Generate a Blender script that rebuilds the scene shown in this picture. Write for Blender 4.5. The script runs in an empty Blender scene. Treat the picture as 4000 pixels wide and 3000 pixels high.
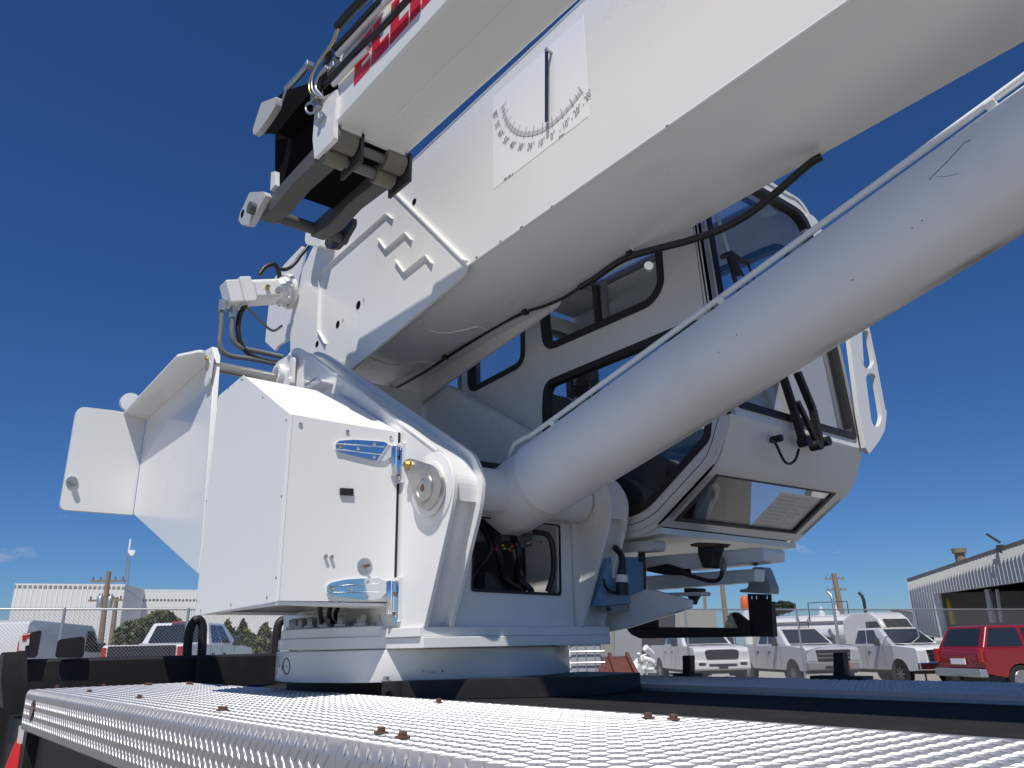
import bpy, bmesh, math, random
import numpy as np
from mathutils import Vector, Matrix
from mathutils.geometry import tessellate_polygon
R = math.radians
random.seed(7)
scene = bpy.context.scene
col = scene.collection

# ------------------------------------------------------------------ camera, sky, sun, exposure
# World axes are the crane truck's: X along the boom, Y across the deck, Z up; deck top at z = 0.
CAM = np.array([0.0, 0.0, 0.15])
FPX, PITCH, ROLL, ANG = 3030.0, R(18.6), R(1.2), R(39.4)
fwd_h = np.array([-math.cos(ANG), math.sin(ANG), 0.0])
right_h = np.cross(fwd_h, [0, 0, 1.0])
fwd = fwd_h * math.cos(PITCH) + np.array([0, 0, 1.0]) * math.sin(PITCH)
cup = np.cross(right_h, fwd)
cr = right_h * math.cos(ROLL) - cup * math.sin(ROLL)
cu = right_h * math.sin(ROLL) + cup * math.cos(ROLL)
cam = bpy.data.cameras.new('camera')
cam.sensor_width = 36.0
cam.lens = FPX / 4000 * 36
cam.clip_start, cam.clip_end = 0.05, 3000
cam.dof.use_dof = False
cam_o = bpy.data.objects.new('camera', cam)
col.objects.link(cam_o)
cam_o.matrix_world = Matrix(((cr[0], cu[0], -fwd[0], CAM[0]), (cr[1], cu[1], -fwd[1], CAM[1]),
                             (cr[2], cu[2], -fwd[2], CAM[2]), (0, 0, 0, 1)))
scene.camera = cam_o

SUN = Vector((0.33, -0.37, 0.87)).normalized()
world = bpy.data.worlds.new('World')
scene.world = world
world.use_nodes = True
wn, wl = world.node_tree.nodes, world.node_tree.links
wn.clear()
w_out = wn.new('ShaderNodeOutputWorld')
w_bg = wn.new('ShaderNodeBackground')
w_sky = wn.new('ShaderNodeTexSky')
w_sky.sky_type = 'NISHITA'
w_sky.sun_disc = False
w_sky.sun_elevation = math.asin(SUN.z)
w_sky.sun_rotation = math.atan2(SUN.x, SUN.y)
w_sky.altitude = 1200
w_sky.air_density = 1.0
w_sky.dust_density = 0.6
w_sky.ozone_density = 4.0
w_bg.inputs['Strength'].default_value = 0.092
w_hs = wn.new('ShaderNodeHueSaturation')
w_hs.inputs['Saturation'].default_value = 1.12
# a few small low fair-weather clouds
w_tc = wn.new('ShaderNodeTexCoord')
w_map = wn.new('ShaderNodeMapping')
w_map.inputs['Scale'].default_value = (3.2, 3.2, 9.0)
w_map.inputs['Location'].default_value = (0.35, 1.7, 0.2)
w_n = wn.new('ShaderNodeTexNoise')
w_n.inputs['Scale'].default_value = 1.7
w_n.inputs['Detail'].default_value = 6
w_n.inputs['Roughness'].default_value = 0.55
w_r = wn.new('ShaderNodeValToRGB')
w_r.color_ramp.elements[0].position = 0.66
w_r.color_ramp.elements[1].position = 0.80
w_sep = wn.new('ShaderNodeSeparateXYZ')
w_band = wn.new('ShaderNodeMapRange')
w_band.inputs[1].default_value = 0.24
w_band.inputs[2].default_value = 0.10
w_band.inputs[3].default_value = 0.0
w_band.inputs[4].default_value = 0.75
w_mul = wn.new('ShaderNodeMath')
w_mul.operation = 'MULTIPLY'
w_mix = wn.new('ShaderNodeMixRGB')
w_mix.inputs[2].default_value = (7.0, 6.6, 7.0, 1)
wl.new(w_tc.outputs['Generated'], w_map.inputs[0])
wl.new(w_map.outputs[0], w_n.inputs['Vector'])
wl.new(w_n.outputs['Fac'], w_r.inputs[0])
wl.new(w_tc.outputs['Generated'], w_sep.inputs[0])
wl.new(w_sep.outputs['Z'], w_band.inputs[0])
wl.new(w_r.outputs[0], w_mul.inputs[0])
wl.new(w_band.outputs[0], w_mul.inputs[1])
wl.new(w_sky.outputs[0], w_hs.inputs['Color'])
w_tint = wn.new('ShaderNodeMixRGB')
w_tint.blend_type = 'MULTIPLY'
w_tint.inputs[0].default_value = 1.0
w_tint.inputs[2].default_value = (.44, .63, .88, 1)   # clear dry air
wl.new(w_hs.outputs[0], w_tint.inputs[1])
wl.new(w_tint.outputs[0], w_mix.inputs[1])
wl.new(w_mul.outputs[0], w_mix.inputs[0])
wl.new(w_mix.outputs[0], w_bg.inputs[0])
wl.new(w_bg.outputs[0], w_out.inputs[0])

sun = bpy.data.lights.new('sun', 'SUN')
sun.energy = 4.3
sun.angle = R(0.53)
sun.color = (1.0, 0.965, 0.895)
sun_o = bpy.data.objects.new('sun', sun)
sun_o.rotation_euler = SUN.to_track_quat('Z', 'Y').to_euler()
sun_o.location = (0, 0, 30)
col.objects.link(sun_o)
vs = scene.view_settings
vs.view_transform, vs.look, vs.exposure, vs.gamma = 'Standard', 'None', 0.0, 1.0
vs.use_curve_mapping = False
scene.cycles.max_bounces = 8
scene.cycles.transparent_max_bounces = 16

# ------------------------------------------------------------------ measuring: a photo point on a known plane of the crane
CR = dict(c1=(700, 0, .5425), c2=(700, 800, .5425), c3=(200, 1300, .5425), c4=(1000, 1600, .5425), c5=(1700, 700, .5425),
          c6=(2600, 700, .5425), c7=(1700, 1500, .5425), c8=(2300, 1600, .5425), d1=(0, 2200, .4973), d2=(900, 2200, .5425),
          d3=(2000, 2200, .4973), d4=(2900, 2100, .5424), d5=(2300, 1700, .3617), d6=(1800, 0, .4821), e1=(1280, 1680, .3165),
          e2=(1270, 2180, .1808), e3=(1200, 1300, .226), e4=(1000, 850, .1808), g1=(2400, 0, .7233), g2=(1300, 0, .7233),
          g3=(1300, 1000, .3617), f1=(3280, 2100, .3617), f2=(2200, 2380, .3255), f3=(2880, 2300, .2712), f4=(0, 2350, .2231),
          f5=(440, 2350, .3074), s=(0, 0, 1))


def ray(c, x, y):
    a = CR[c]
    x, y = a[0] + x * a[2], a[1] + y * a[2]
    return fwd + cr * (x - 2000) / FPX - cu * (y - 1500) / FPX


def on(c, x, y, axis, v):
    d = ray(c, x, y)
    return Vector(CAM + d * (v - CAM[axis]) / d[axis])


def onX(c, pts, v): return [on(c, x, y, 0, v) for x, y in pts]
def onY(c, pts, v): return [on(c, x, y, 1, v) for x, y in pts]
def onZ(c, pts, v): return [on(c, x, y, 2, v) for x, y in pts]


def onP(c, pts, p0, n):
    out = []
    for x, y in pts:
        d = ray(c, x, y)
        n_ = np.array(n)
        out.append(Vector(CAM + d * (np.dot(n_, np.array(p0) - CAM) / np.dot(n_, d))))
    return out


def far(c, x, y, D):
    d = ray(c, x, y)
    return Vector(CAM + d * D / math.hypot(d[0], d[1]))


def ground_z(x, y):
    return -1.24 - 0.017 * (right_h[0] * x + right_h[1] * y)


# ------------------------------------------------------------------ mesh helpers
ORG = {}


class MB:
    def __init__(s): s.v, s.f = [], []

    def add(s, vs_, fs):
        o = len(s.v)
        s.v += [Vector(p) for p in vs_]
        s.f += [tuple(i + o for i in f) for f in fs]
        return s

    def hexa(s, p):   # 8 corners: bottom 4, top 4
        return s.add(p, [(3, 2, 1, 0), (4, 5, 6, 7), (0, 1, 5, 4), (1, 2, 6, 5), (2, 3, 7, 6), (3, 0, 4, 7)])

    def box(s, lo, hi):
        x0, y0, z0 = lo
        x1, y1, z1 = hi
        return s.hexa([(x0, y0, z0), (x1, y0, z0), (x1, y1, z0), (x0, y1, z0), (x0, y0, z1), (x1, y0, z1), (x1, y1, z1), (x0, y1, z1)])

    def bar(s, a, b, w, h, up=(0, 0, 1)):
        a, b = Vector(a), Vector(b)
        d = (b - a).normalized()
        u = Vector(up)
        sd = d.cross(u)
        if sd.length < 1e-5: sd = d.cross(Vector((1, 0, 0)))
        sd = sd.normalized() * w / 2
        u = sd.cross(d).normalized() * h / 2
        return s.hexa([a - sd - u, a + sd - u, b + sd - u, b - sd - u, a - sd + u, a + sd + u, b + sd + u, b - sd + u])

    def plate(s, loops, ext):
        if not isinstance(loops[0], (list, tuple)) or isinstance(loops[0], Vector): loops = [loops]
        loops = [[Vector(p) for p in l] for l in loops]
        flat = [p for l in loops for p in l]
        tris = tessellate_polygon(loops)
        n = len(flat)
        e = Vector(ext)
        o = len(s.v)
        s.v += flat + [p + e for p in flat]
        if len(loops) == 1 and n == 4:
            s.f += [(o, o + 1, o + 2, o + 3), (o + 7, o + 6, o + 5, o + 4)]
        else:
            for t in tris:
                s.f.append(tuple(o + i for i in t))
                s.f.append(tuple(o + n + i for i in reversed(t)))
        k = o
        for l in loops:
            m = len(l)
            for i in range(m):
                j = (i + 1) % m
                s.f.append((k + i, k + j, k + n + j, k + n + i))
            k += m
        return s

    def tube(s, path, r, n=10, closed=False):
        P = [Vector(p) for p in path]
        m = len(P)
        rr = r if isinstance(r, (list, tuple)) else [r] * m
        o = len(s.v)
        ref = None
        for i in range(m):
            if closed: t = P[(i + 1) % m] - P[i - 1]
            elif i == 0: t = P[1] - P[0]
            elif i == m - 1: t = P[-1] - P[-2]
            else: t = (P[i + 1] - P[i]).normalized() + (P[i] - P[i - 1]).normalized()
            t.normalize()
            if ref is None:
                ref = t.cross(Vector((0, 0, 1)))
                if ref.length < .1: ref = t.cross(Vector((1, 0, 0)))
            ref = (ref - t * ref.dot(t)).normalized()
            b = t.cross(ref)
            for k in range(n):
                a = 2 * math.pi * k / n
                s.v.append(P[i] + (ref * math.cos(a) + b * math.sin(a)) * rr[i])
        for i in range(m if closed else m - 1):
            j = (i + 1) % m
            for k in range(n):
                l = (k + 1) % n
                s.f.append((o + i * n + k, o + i * n + l, o + j * n + l, o + j * n + k))
        if not closed:
            s.f.append(tuple(o + k for k in reversed(range(n))))
            s.f.append(tuple(o + (m - 1) * n + k for k in range(n)))
        return s

    def lathe(s, prof, org, axis, n=32):   # prof: (radius, height); closed by caps
        org, ax = Vector(org), Vector(axis).normalized()
        u = ax.cross(Vector((0, 0, 1)))
        if u.length < .1: u = ax.cross(Vector((1, 0, 0)))
        u.normalize()
        w = ax.cross(u)
        o = len(s.v)
        for r, h in prof:
            for k in range(n):
                a = 2 * math.pi * k / n
                s.v.append(org + ax * h + (u * math.cos(a) + w * math.sin(a)) * r)
        m = len(prof)
        for i in range(m - 1):
            for k in range(n):
                l = (k + 1) % n
                s.f.append((o + i * n + k, o + i * n + l, o + (i + 1) * n + l, o + (i + 1) * n + k))
        s.f.append(tuple(o + k for k in reversed(range(n))))
        s.f.append(tuple(o + (m - 1) * n + k for k in range(n)))
        return s

    def cyl(s, a, b, r, n=16, r2=None):
        a, b = Vector(a), Vector(b)
        return s.lathe([(r, 0), (r if r2 is None else r2, (b - a).length)], a, b - a, n)

    def build(s, name, mat, parent=None, bevel=0.0, smooth=None, kind=None, label=None, seg=2, weld=False):
        me = bpy.data.meshes.new(name)
        og = ORG.get(parent, Vector((0, 0, 0))) if parent is not None else Vector((0, 0, 0))
        me.from_pydata([tuple(p - og) for p in s.v], [], s.f)
        bm = bmesh.new()
        bm.from_mesh(me)
        if weld: bmesh.ops.remove_doubles(bm, verts=bm.verts, dist=1e-5)
        bmesh.ops.recalc_face_normals(bm, faces=bm.faces)
        bm.to_mesh(me)
        bm.free()
        me.materials.append(M[mat] if isinstance(mat, str) else mat)
        o = bpy.data.objects.new(name, me)
        col.objects.link(o)
        if parent is not None:
            o.parent = parent
            ORG[o] = og
        if smooth is not None:
            me.polygons.foreach_set('use_smooth', [True] * len(me.polygons))
            me.set_sharp_from_angle(angle=R(smooth))
        if bevel:
            b = o.modifiers.new('bevel', 'BEVEL')
            b.width, b.segments, b.limit_method, b.angle_limit = bevel, seg, 'ANGLE', R(38)
            if smooth is None:
                me.polygons.foreach_set('use_smooth', [True] * len(me.polygons))
                me.set_sharp_from_angle(angle=R(50))
            b.harden_normals = True
        if kind: o['kind'] = kind
        if label: o['label'] = label
        return o


def fillet(pts, r, n=5):
    P = [Vector(p) for p in pts]
    out = []
    m = len(P)
    for i in range(m):
        p, a, b = P[i], P[i - 1], P[(i + 1) % m]
        ri = r[i] if isinstance(r, (list, tuple)) else r
        if ri <= 0:
            out.append(p)
            continue
        da, db = a - p, b - p
        t = min(ri, da.length * .48, db.length * .48)
        p0, p2 = p + da.normalized() * t, p + db.normalized() * t
        for k in range(n + 1):
            u = k / n
            out.append(p0 * (1 - u) ** 2 + p * 2 * u * (1 - u) + p2 * u * u)
    return out


def smooth_path(P, n=8):   # Catmull-Rom
    P = [Vector(p) for p in P]
    Q = [P[0] * 2 - P[1]] + P + [P[-1] * 2 - P[-2]]
    out = []
    for i in range(1, len(Q) - 2):
        a, b, c, d = Q[i - 1:i + 3]
        for k in range(n):
            t = k / n
            out.append(.5 * ((2 * b) + (c - a) * t + (2 * a - 5 * b + 4 * c - d) * t * t + (3 * b - a - 3 * c + d) * t ** 3))
    out.append(P[-1])
    return out


def thing(name, label, cat, loc=(0, 0, 0), group=None, rz=0.0, local=False):
    o = bpy.data.objects.new(name, None)
    o.empty_display_size = .1
    col.objects.link(o)
    o.location = loc
    o.rotation_euler = (0, 0, rz)
    o['label'], o['category'] = label, cat
    if group: o['group'] = group
    ORG[o] = Vector((0, 0, 0)) if local else Vector(loc)
    return o


def tag(o, label, cat, group=None):
    o['label'], o['category'] = label, cat
    if group: o['group'] = group
    return o


def struct(o):
    o['kind'] = 'structure'
    return o


def text_mesh(body, size, org, ux, uy, depth=0.0, align='CENTER', xs=1.0, rot=0.0):
    """flat lettering as verts/faces on the plane (org, ux, uy)"""
    cu_ = bpy.data.curves.new('t', 'FONT')
    cu_.body, cu_.size, cu_.align_x, cu_.align_y = body, size, align, 'CENTER'
    cu_.resolution_u = 2
    ob = bpy.data.objects.new('t', cu_)
    col.objects.link(ob)
    dg = bpy.context.evaluated_depsgraph_get()
    me = ob.evaluated_get(dg).to_mesh()
    ux, uy, org = Vector(ux).normalized(), Vector(uy).normalized(), Vector(org)
    c, s_ = math.cos(rot), math.sin(rot)
    vs_ = []
    for v in me.vertices:
        x, y = v.co.x * xs, v.co.y
        vs_.append(org + ux * (x * c - y * s_) + uy * (x * s_ + y * c))
    fs = [tuple(p.vertices) for p in me.polygons]
    ob.evaluated_get(dg).to_mesh_clear()
    bpy.data.objects.remove(ob)
    bpy.data.curves.remove(cu_)
    return vs_, fs


# ------------------------------------------------------------------ materials
M = {}


def mat(name, c, rough=.5, metal=0.0, coat=0.0, var=0.0, vs_=4.0, bump=0.0, bs=120.0, dirt=None, dirt_amt=.0, dirt_scale=3.0, aniso=None, rvar=0.0, spec=.5):
    m = bpy.data.materials.new(name)
    m.use_nodes = True
    nt = m.node_tree
    b = nt.nodes['Principled BSDF']
    b.inputs['Roughness'].default_value = rough
    b.inputs['Metallic'].default_value = metal
    b.inputs['Specular IOR Level'].default_value = spec
    b.inputs['Coat Weight'].default_value = coat
    b.inputs['Coat Roughness'].default_value = .06
    b.inputs['Base Color'].default_value = (*c, 1)
    tc = nt.nodes.new('ShaderNodeTexCoord')
    src = None
    if var:
        n = nt.nodes.new('ShaderNodeTexNoise')
        n.inputs['Scale'].default_value = vs_
        n.inputs['Detail'].default_value = 8
        n.inputs['Roughness'].default_value = .65
        nt.links.new(tc.outputs['Object'], n.inputs['Vector'])
        mx = nt.nodes.new('ShaderNodeMixRGB')
        mx.inputs[1].default_value = (*[x * (1 - var) for x in c], 1)
        mx.inputs[2].default_value = (*[min(1, x * (1 + var * .6)) for x in c], 1)
        nt.links.new(n.outputs['Fac'], mx.inputs[0])
        src = mx.outputs[0]
        if rvar:
            mr = nt.nodes.new('ShaderNodeMapRange')
            mr.inputs[3].default_value, mr.inputs[4].default_value = rough - rvar, rough + rvar
            nt.links.new(n.outputs['Fac'], mr.inputs[0])
            nt.links.new(mr.outputs[0], b.inputs['Roughness'])
    if dirt:
        n2 = nt.nodes.new('ShaderNodeTexNoise')
        n2.inputs['Scale'].default_value = dirt_scale
        n2.inputs['Detail'].default_value = 12
        n2.inputs['Roughness'].default_value = .72
        nt.links.new(tc.outputs['Object'], n2.inputs['Vector'])
        rp = nt.nodes.new('ShaderNodeValToRGB')
        rp.color_ramp.elements[0].position, rp.color_ramp.elements[1].position = .52, .78
        rp.color_ramp.elements[1].color = (dirt_amt,) * 3 + (1,)
        rp.color_ramp.elements[0].color = (0, 0, 0, 1)
        nt.links.new(n2.outputs['Fac'], rp.inputs[0])
        m2 = nt.nodes.new('ShaderNodeMixRGB')
        m2.inputs[1].default_value = (*c, 1)
        m2.inputs[2].default_value = (*dirt, 1)
        if src: nt.links.new(src, m2.inputs[1])
        nt.links.new(rp.outputs[0], m2.inputs[0])
        src = m2.outputs[0]
    if src: nt.links.new(src, b.inputs['Base Color'])
    if bump:
        n3 = nt.nodes.new('ShaderNodeTexNoise')
        n3.inputs['Scale'].default_value = bs
        n3.inputs['Detail'].default_value = 4
        nt.links.new(tc.outputs['Object'], n3.inputs['Vector'])
        bp = nt.nodes.new('ShaderNodeBump')
        bp.inputs['Strength'].default_value = bump
        bp.inputs['Distance'].default_value = .01
        nt.links.new(n3.outputs['Fac'], bp.inputs['Height'])
        nt.links.new(bp.outputs[0], b.inputs['Normal'])
    M[name] = m
    return m


def stain(name, c, scale, lo, hi, amt):
    m = mat(name, c, .6)
    nt = m.node_tree
    b = nt.nodes['Principled BSDF']
    tc = nt.nodes.new('ShaderNodeTexCoord')
    mp = nt.nodes.new('ShaderNodeMapping')
    mp.inputs['Scale'].default_value = scale
    n = nt.nodes.new('ShaderNodeTexNoise')
    n.inputs['Scale'].default_value = 1
    n.inputs['Detail'].default_value = 7
    r = nt.nodes.new('ShaderNodeMapRange')
    r.inputs[1].default_value, r.inputs[2].default_value, r.inputs[3].default_value, r.inputs[4].default_value = lo, hi, 0, amt
    at_ = nt.nodes.new('ShaderNodeAttribute')
    at_.attribute_name = 'fade'
    mu = nt.nodes.new('ShaderNodeMath')
    mu.operation = 'MULTIPLY'
    nt.links.new(tc.outputs['Object'], mp.inputs[0])
    nt.links.new(mp.outputs[0], n.inputs['Vector'])
    nt.links.new(n.outputs['Fac'], r.inputs[0])
    nt.links.new(r.outputs[0], mu.inputs[0])
    nt.links.new(at_.outputs['Fac'], mu.inputs[1])
    nt.links.new(mu.outputs[0], b.inputs['Alpha'])


mat('crane_white', (.80, .797, .775), .28, coat=.35, var=.02, vs_=2, dirt=(.52, .48, .42), dirt_amt=.05, dirt_scale=1.3, rvar=.03)
mat('cab_white', (.74, .73, .70), .30, coat=.25, var=.03, vs_=3, dirt=(.45, .42, .37), dirt_amt=.22, dirt_scale=3.1, rvar=.05)
mat('cylinder_white', (.79, .785, .77), .45, coat=.0, spec=.35, var=.02, vs_=2, dirt=(.42, .33, .22), dirt_amt=.22, dirt_scale=1.7)
mat('panel_white', (.82, .817, .795), .42, var=.02, vs_=2.5, bump=.03, bs=1.8, dirt=(.55, .5, .45), dirt_amt=.06, dirt_scale=2)
mat('aluminium', (.50, .50, .505), .52, metal=.7, var=.10, vs_=9, bump=.03, bs=90, dirt=(.34, .33, .32), dirt_amt=.6, dirt_scale=3.5)
mat('aluminium_lug', (.62, .62, .625), .44, metal=.75, var=.18, vs_=5, rvar=.10, dirt=(.38, .37, .36), dirt_amt=.5, dirt_scale=4)
mat('chrome', (.86, .87, .88), .07, metal=1.0, var=.03, vs_=20)
mat('steel', (.52, .51, .48), .38, metal=.9, var=.2, vs_=14, bump=.06, bs=120)
mat('galv', (.50, .52, .53), .42, metal=.8, var=.12, vs_=10)
mat('brass', (.70, .52, .22), .35, metal=1.0, var=.2, vs_=30)
mat('rust_bolt', (.16, .085, .06), .7, metal=.3, var=.4, vs_=60, bump=.2, bs=200)
mat('black_paint', (.012, .012, .012), .55, coat=.0, var=.2, vs_=4, dirt=(.06, .055, .05), dirt_amt=.5, dirt_scale=5)
mat('black_rubber', (.014, .014, .015), .55, var=.2, vs_=12)
mat('black_hose', (.013, .013, .014), .42, var=.2, vs_=30, bump=.08, bs=260)
mat('dark_plastic', (.02, .02, .022), .45)
mat('nonskid', (.036, .036, .036), .95, spec=.15, var=.35, vs_=40, bump=.9, bs=420, dirt=(.075, .073, .068), dirt_amt=.6, dirt_scale=6)
mat('grey_metal', (.20, .20, .20), .5, metal=.3, var=.15, vs_=8)
mat('grey_paint', (.34, .34, .335), .45, var=.06, vs_=5)
mat('dark_grey', (.045, .045, .045), .55, var=.2, vs_=7)
mat('cab_dark', (.025, .026, .028), .7, var=.2, vs_=7)
mat('cab_grey', (.30, .31, .31), .7, var=.08, vs_=5)
mat('roller', (.20, .185, .15), .55, var=.25, vs_=22, bump=.15, bs=120)
stain('grease_stain', (.20, .13, .06), (2.2, 9, 9), .42, .75, .75)
mat('red_letter', (.62, .018, .040), .38)
mat('decal_ink', (.13, .13, .15), .5)
mat('needle', (.02, .02, .05), .45)
mat('decal_grey', (.55, .55, .57), .5)
mat('decal_white', (.86, .86, .87), .33)
mat('paper', (.46, .46, .44), .6, var=.05, vs_=30)
mat('paper_ink', (.28, .28, .28), .6)
mat('box_blue', (.16, .30, .46), .28, coat=.3, var=.25, vs_=6, dirt=(.55, .66, .76), dirt_amt=.7, dirt_scale=3)  # dirt slot mixes pale blue patches over the blue base
mat('orange_plastic', (.60, .12, .03), .5)
mat('red_plastic', (.55, .02, .015), .42, var=.1, vs_=5)
mat('yellow_plastic', (.6, .4, .03), .5)
mat('green_plastic', (.03, .35, .22), .5)
mat('gravel', (.40, .37, .32), .95, var=.35, vs_=1.2, bump=.6, bs=14, dirt=(.24, .22, .18), dirt_amt=.6, dirt_scale=.25)
mat('car_white', (.72, .72, .72), .25, coat=.6, var=.02)
mat('car_black', (.02, .02, .022), .22, coat=.5)
mat('car_red', (.24, .008, .013), .24, coat=.7)
mat('car_glass', (.018, .024, .026), .05, spec=.9)
mat('car_trim', (.03, .03, .032), .5)
mat('tyre', (.022, .022, .022), .85, var=.25, vs_=9)
mat('rim', (.48, .48, .49), .28, metal=.9)
mat('lamp_red', (.45, .012, .012), .2, coat=.6)
mat('lamp_dark', (.10, .008, .010), .25, coat=.5)
mat('lamp_clear', (.62, .63, .64), .12, coat=.8)
mat('amber', (.55, .2, .02), .3)
mat('siding', (.78, .77, .73), .6, var=.05, vs_=.4)
mat('siding_grey', (.55, .56, .54), .5, var=.12, vs_=.7)
mat('roof_trim', (.22, .20, .18), .7)
mat('recess_shade', (.006, .006, .006), .95, spec=.05)  # near-black that puts the shade of recesses into the colour
mat('lug_grey', (.46, .46, .46), .5, var=.06, vs_=9)
mat('fork_grey', (.085, .085, .082), .6, var=.15, vs_=6)
mat('wood_pole', (.26, .20, .14), .9, var=.3, vs_=3)
mat('concrete', (.45, .43, .40), .9, var=.15, vs_=2, bump=.2, bs=20)
mat('red_ramp', (.15, .042, .026), .8, var=.35, vs_=2, dirt=(.12, .08, .06), dirt_amt=.8, dirt_scale=2)
mat('tan_panel', (.34, .33, .29), .75, var=.1, vs_=1)
mat('lavender_panel', (.36, .36, .38), .6, var=.1, vs_=1)
mat('leaf', (.12, .145, .055), .75, var=.5, vs_=3)
mat('leaf_dark', (.030, .050, .020), .75, var=.5, vs_=2)
mat('bark', (.10, .075, .05), .9)
mat('straw', (.38, .30, .15), .9, var=.3, vs_=9)
mat('blue_tarp', (.04, .16, .50), .6)
mat('wire', (.42, .43, .44), .45, metal=.7)


def glass(name, tint, refl=.07):
    m = bpy.data.materials.new(name)
    m.use_nodes = True
    nt = m.node_tree
    nt.nodes.clear()
    o = nt.nodes.new('ShaderNodeOutputMaterial')
    t = nt.nodes.new('ShaderNodeBsdfTransparent')
    t.inputs[0].default_value = (*tint, 1)
    g = nt.nodes.new('ShaderNodeBsdfGlossy')
    g.inputs['Roughness'].default_value = .015
    g.inputs[0].default_value = (.95, .97, 1, 1)
    lw = nt.nodes.new('ShaderNodeLayerWeight')
    lw.inputs[0].default_value = .5
    pw = nt.nodes.new('ShaderNodeMath')
    pw.operation = 'POWER'
    pw.inputs[1].default_value = 4.0
    f = nt.nodes.new('ShaderNodeMath')
    f.operation = 'MULTIPLY_ADD'
    f.inputs[1].default_value = .75
    f.inputs[2].default_value = .045
    nt.links.new(lw.outputs['Facing'], pw.inputs[0])
    nt.links.new(pw.outputs[0], f.inputs[0])
    mx = nt.nodes.new('ShaderNodeMixShader')
    nt.links.new(f.outputs[0], mx.inputs[0])
    nt.links.new(t.outputs[0], mx.inputs[1])
    nt.links.new(g.outputs[0], mx.inputs[2])
    nt.links.new(mx.outputs[0], o.inputs[0])
    M[name] = m


glass('cab_glass', (.90, .93, .94))
glass('clear_glass', (.96, .97, .98))
mat('asphalt', (.30, .285, .255), .92, var=.3, vs_=2.2, bump=.5, bs=60, dirt=(.12, .115, .105), dirt_amt=.5, dirt_scale=.35)

# ------------------------------------------------------------------ ground
g = MB()
N = 24
xs = [-260, -160, -110, -80, -60, -45, -35, -28, -22, -16, -10, -5, 0, 6, 14, 30, 60, 140, 260]
for i in range(len(xs)):
    for j in range(len(xs)):
        x, y = xs[i], xs[j]
        g.v.append(Vector((x, y, ground_z(x, y))))
n_ = len(xs)
for i in range(n_ - 1):
    for j in range(n_ - 1):
        g.f.append((i * n_ + j, (i + 1) * n_ + j, (i + 1) * n_ + j + 1, i * n_ + j + 1))
struct(g.build('ground', 'gravel'))
pv = MB()
for i, (x, y) in enumerate(((-21.4, -1.0), (-12.5, 38.0), (60, 38.0), (60, -60), (-35, -60))): pv.v.append(Vector((x, y, ground_z(x, y) + .006)))
pv.f.append((0, 1, 2, 3, 4))
struct(pv.build('pavement', 'asphalt'))

# ------------------------------------------------------------------ the truck's deck
deck = thing('truck_deck', 'silver and black crane truck deck with diamond tread walkways in the foreground', 'truck deck', (-2.9, 1.9, 0))
Y0, Y1, YC, YF = .67, 1.40, 2.36, 3.02


def walkway(x0, x1, lip_left):
    m = MB()
    r, zb = .024, -.165
    prof = [(Y1, -.004), (Y1, 0)]
    for k in range(7):
        a = R(90) * k / 6
        prof.append((Y0 + r - r * math.sin(a), -r + r * math.cos(a)))
    prof += [(Y0, zb + .006), (Y0 + .004, zb), (Y0 + .035, zb), (Y0 + .035, zb + .004), (Y0 + .008, zb + .004), (Y0 + .005, zb + .01)]
    for k in range(6, -1, -1):
        a = R(90) * k / 6
        rr = r - .005
        prof.append((Y0 + r - rr * math.sin(a), -r + rr * math.cos(a)))
    pts = [Vector((x0, y, z)) for y, z in prof]
    m.plate(pts, (x1 - x0, 0, 0))
    return m.build('walkway_plate', 'aluminium', deck, smooth=35)


XS = -1.303
w1 = walkway(-4.35, XS - .0008, True)
w2 = walkway(XS + .0008, 1.4, False)


def lug(m, c, t, n, L=.034, W=.0054, H=.0027):
    t, n = Vector(t).normalized(), Vector(n).normalized()
    s_ = n.cross(t)
    c = Vector(c)
    a, b = c - t * L / 2, c + t * L / 2
    ta, tb = c - t * L * .24 + n * H, c + t * L * .24 + n * H
    l, r_ = c + s_ * W / 2, c - s_ * W / 2
    m.add([a, r_, b, l, ta, tb], [(0, 1, 4), (1, 5, 4), (1, 2, 5), (2, 3, 5), (3, 4, 5), (3, 0, 4)])


def lugs(m, x0, x1, y0, y1, z, P=.038):
    nx, ny = int((x1 - x0) / P), int((y1 - y0) / P)
    for i in range(nx):
        for j in range(ny):
            x, y = x0 + (i + .25) * P, y0 + (j + .25) * P
            lug(m, (x, y, z), (1, 1, 0), (0, 0, 1))
            lug(m, (x + P / 2, y + P / 2, z), (1, -1, 0), (0, 0, 1))


def side_lugs(m, x0, x1, P=.038):
    for i in range(int((x1 - x0) / P)):
        for j in range(4):
            x, z = x0 + (i + .25) * P, -.012 - j * .038
            if j == 0:      # on the bend
                lug(m, (x, Y0 + .0065, -.0065), (.6, -.57, -.57), (0, -1, 1), H=.004)
            else:
                lug(m, (x, Y0, z), (.9, 0, -1), (0, -1, 0))
            lug(m, (x + P / 2, Y0, z - P / 2), (1, 0, 1), (0, -1, 0))


for a, b, w in ((-4.35, XS + .004, w1), (XS - .006, .6, w2)):
    m = MB()
    lugs(m, a + .01, b, Y0 + .03, Y1 - .005, 0)
    side_lugs(m, a + .02, b)
    m.build('tread_lugs', 'aluminium_lug', w, kind='stuff')

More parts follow.
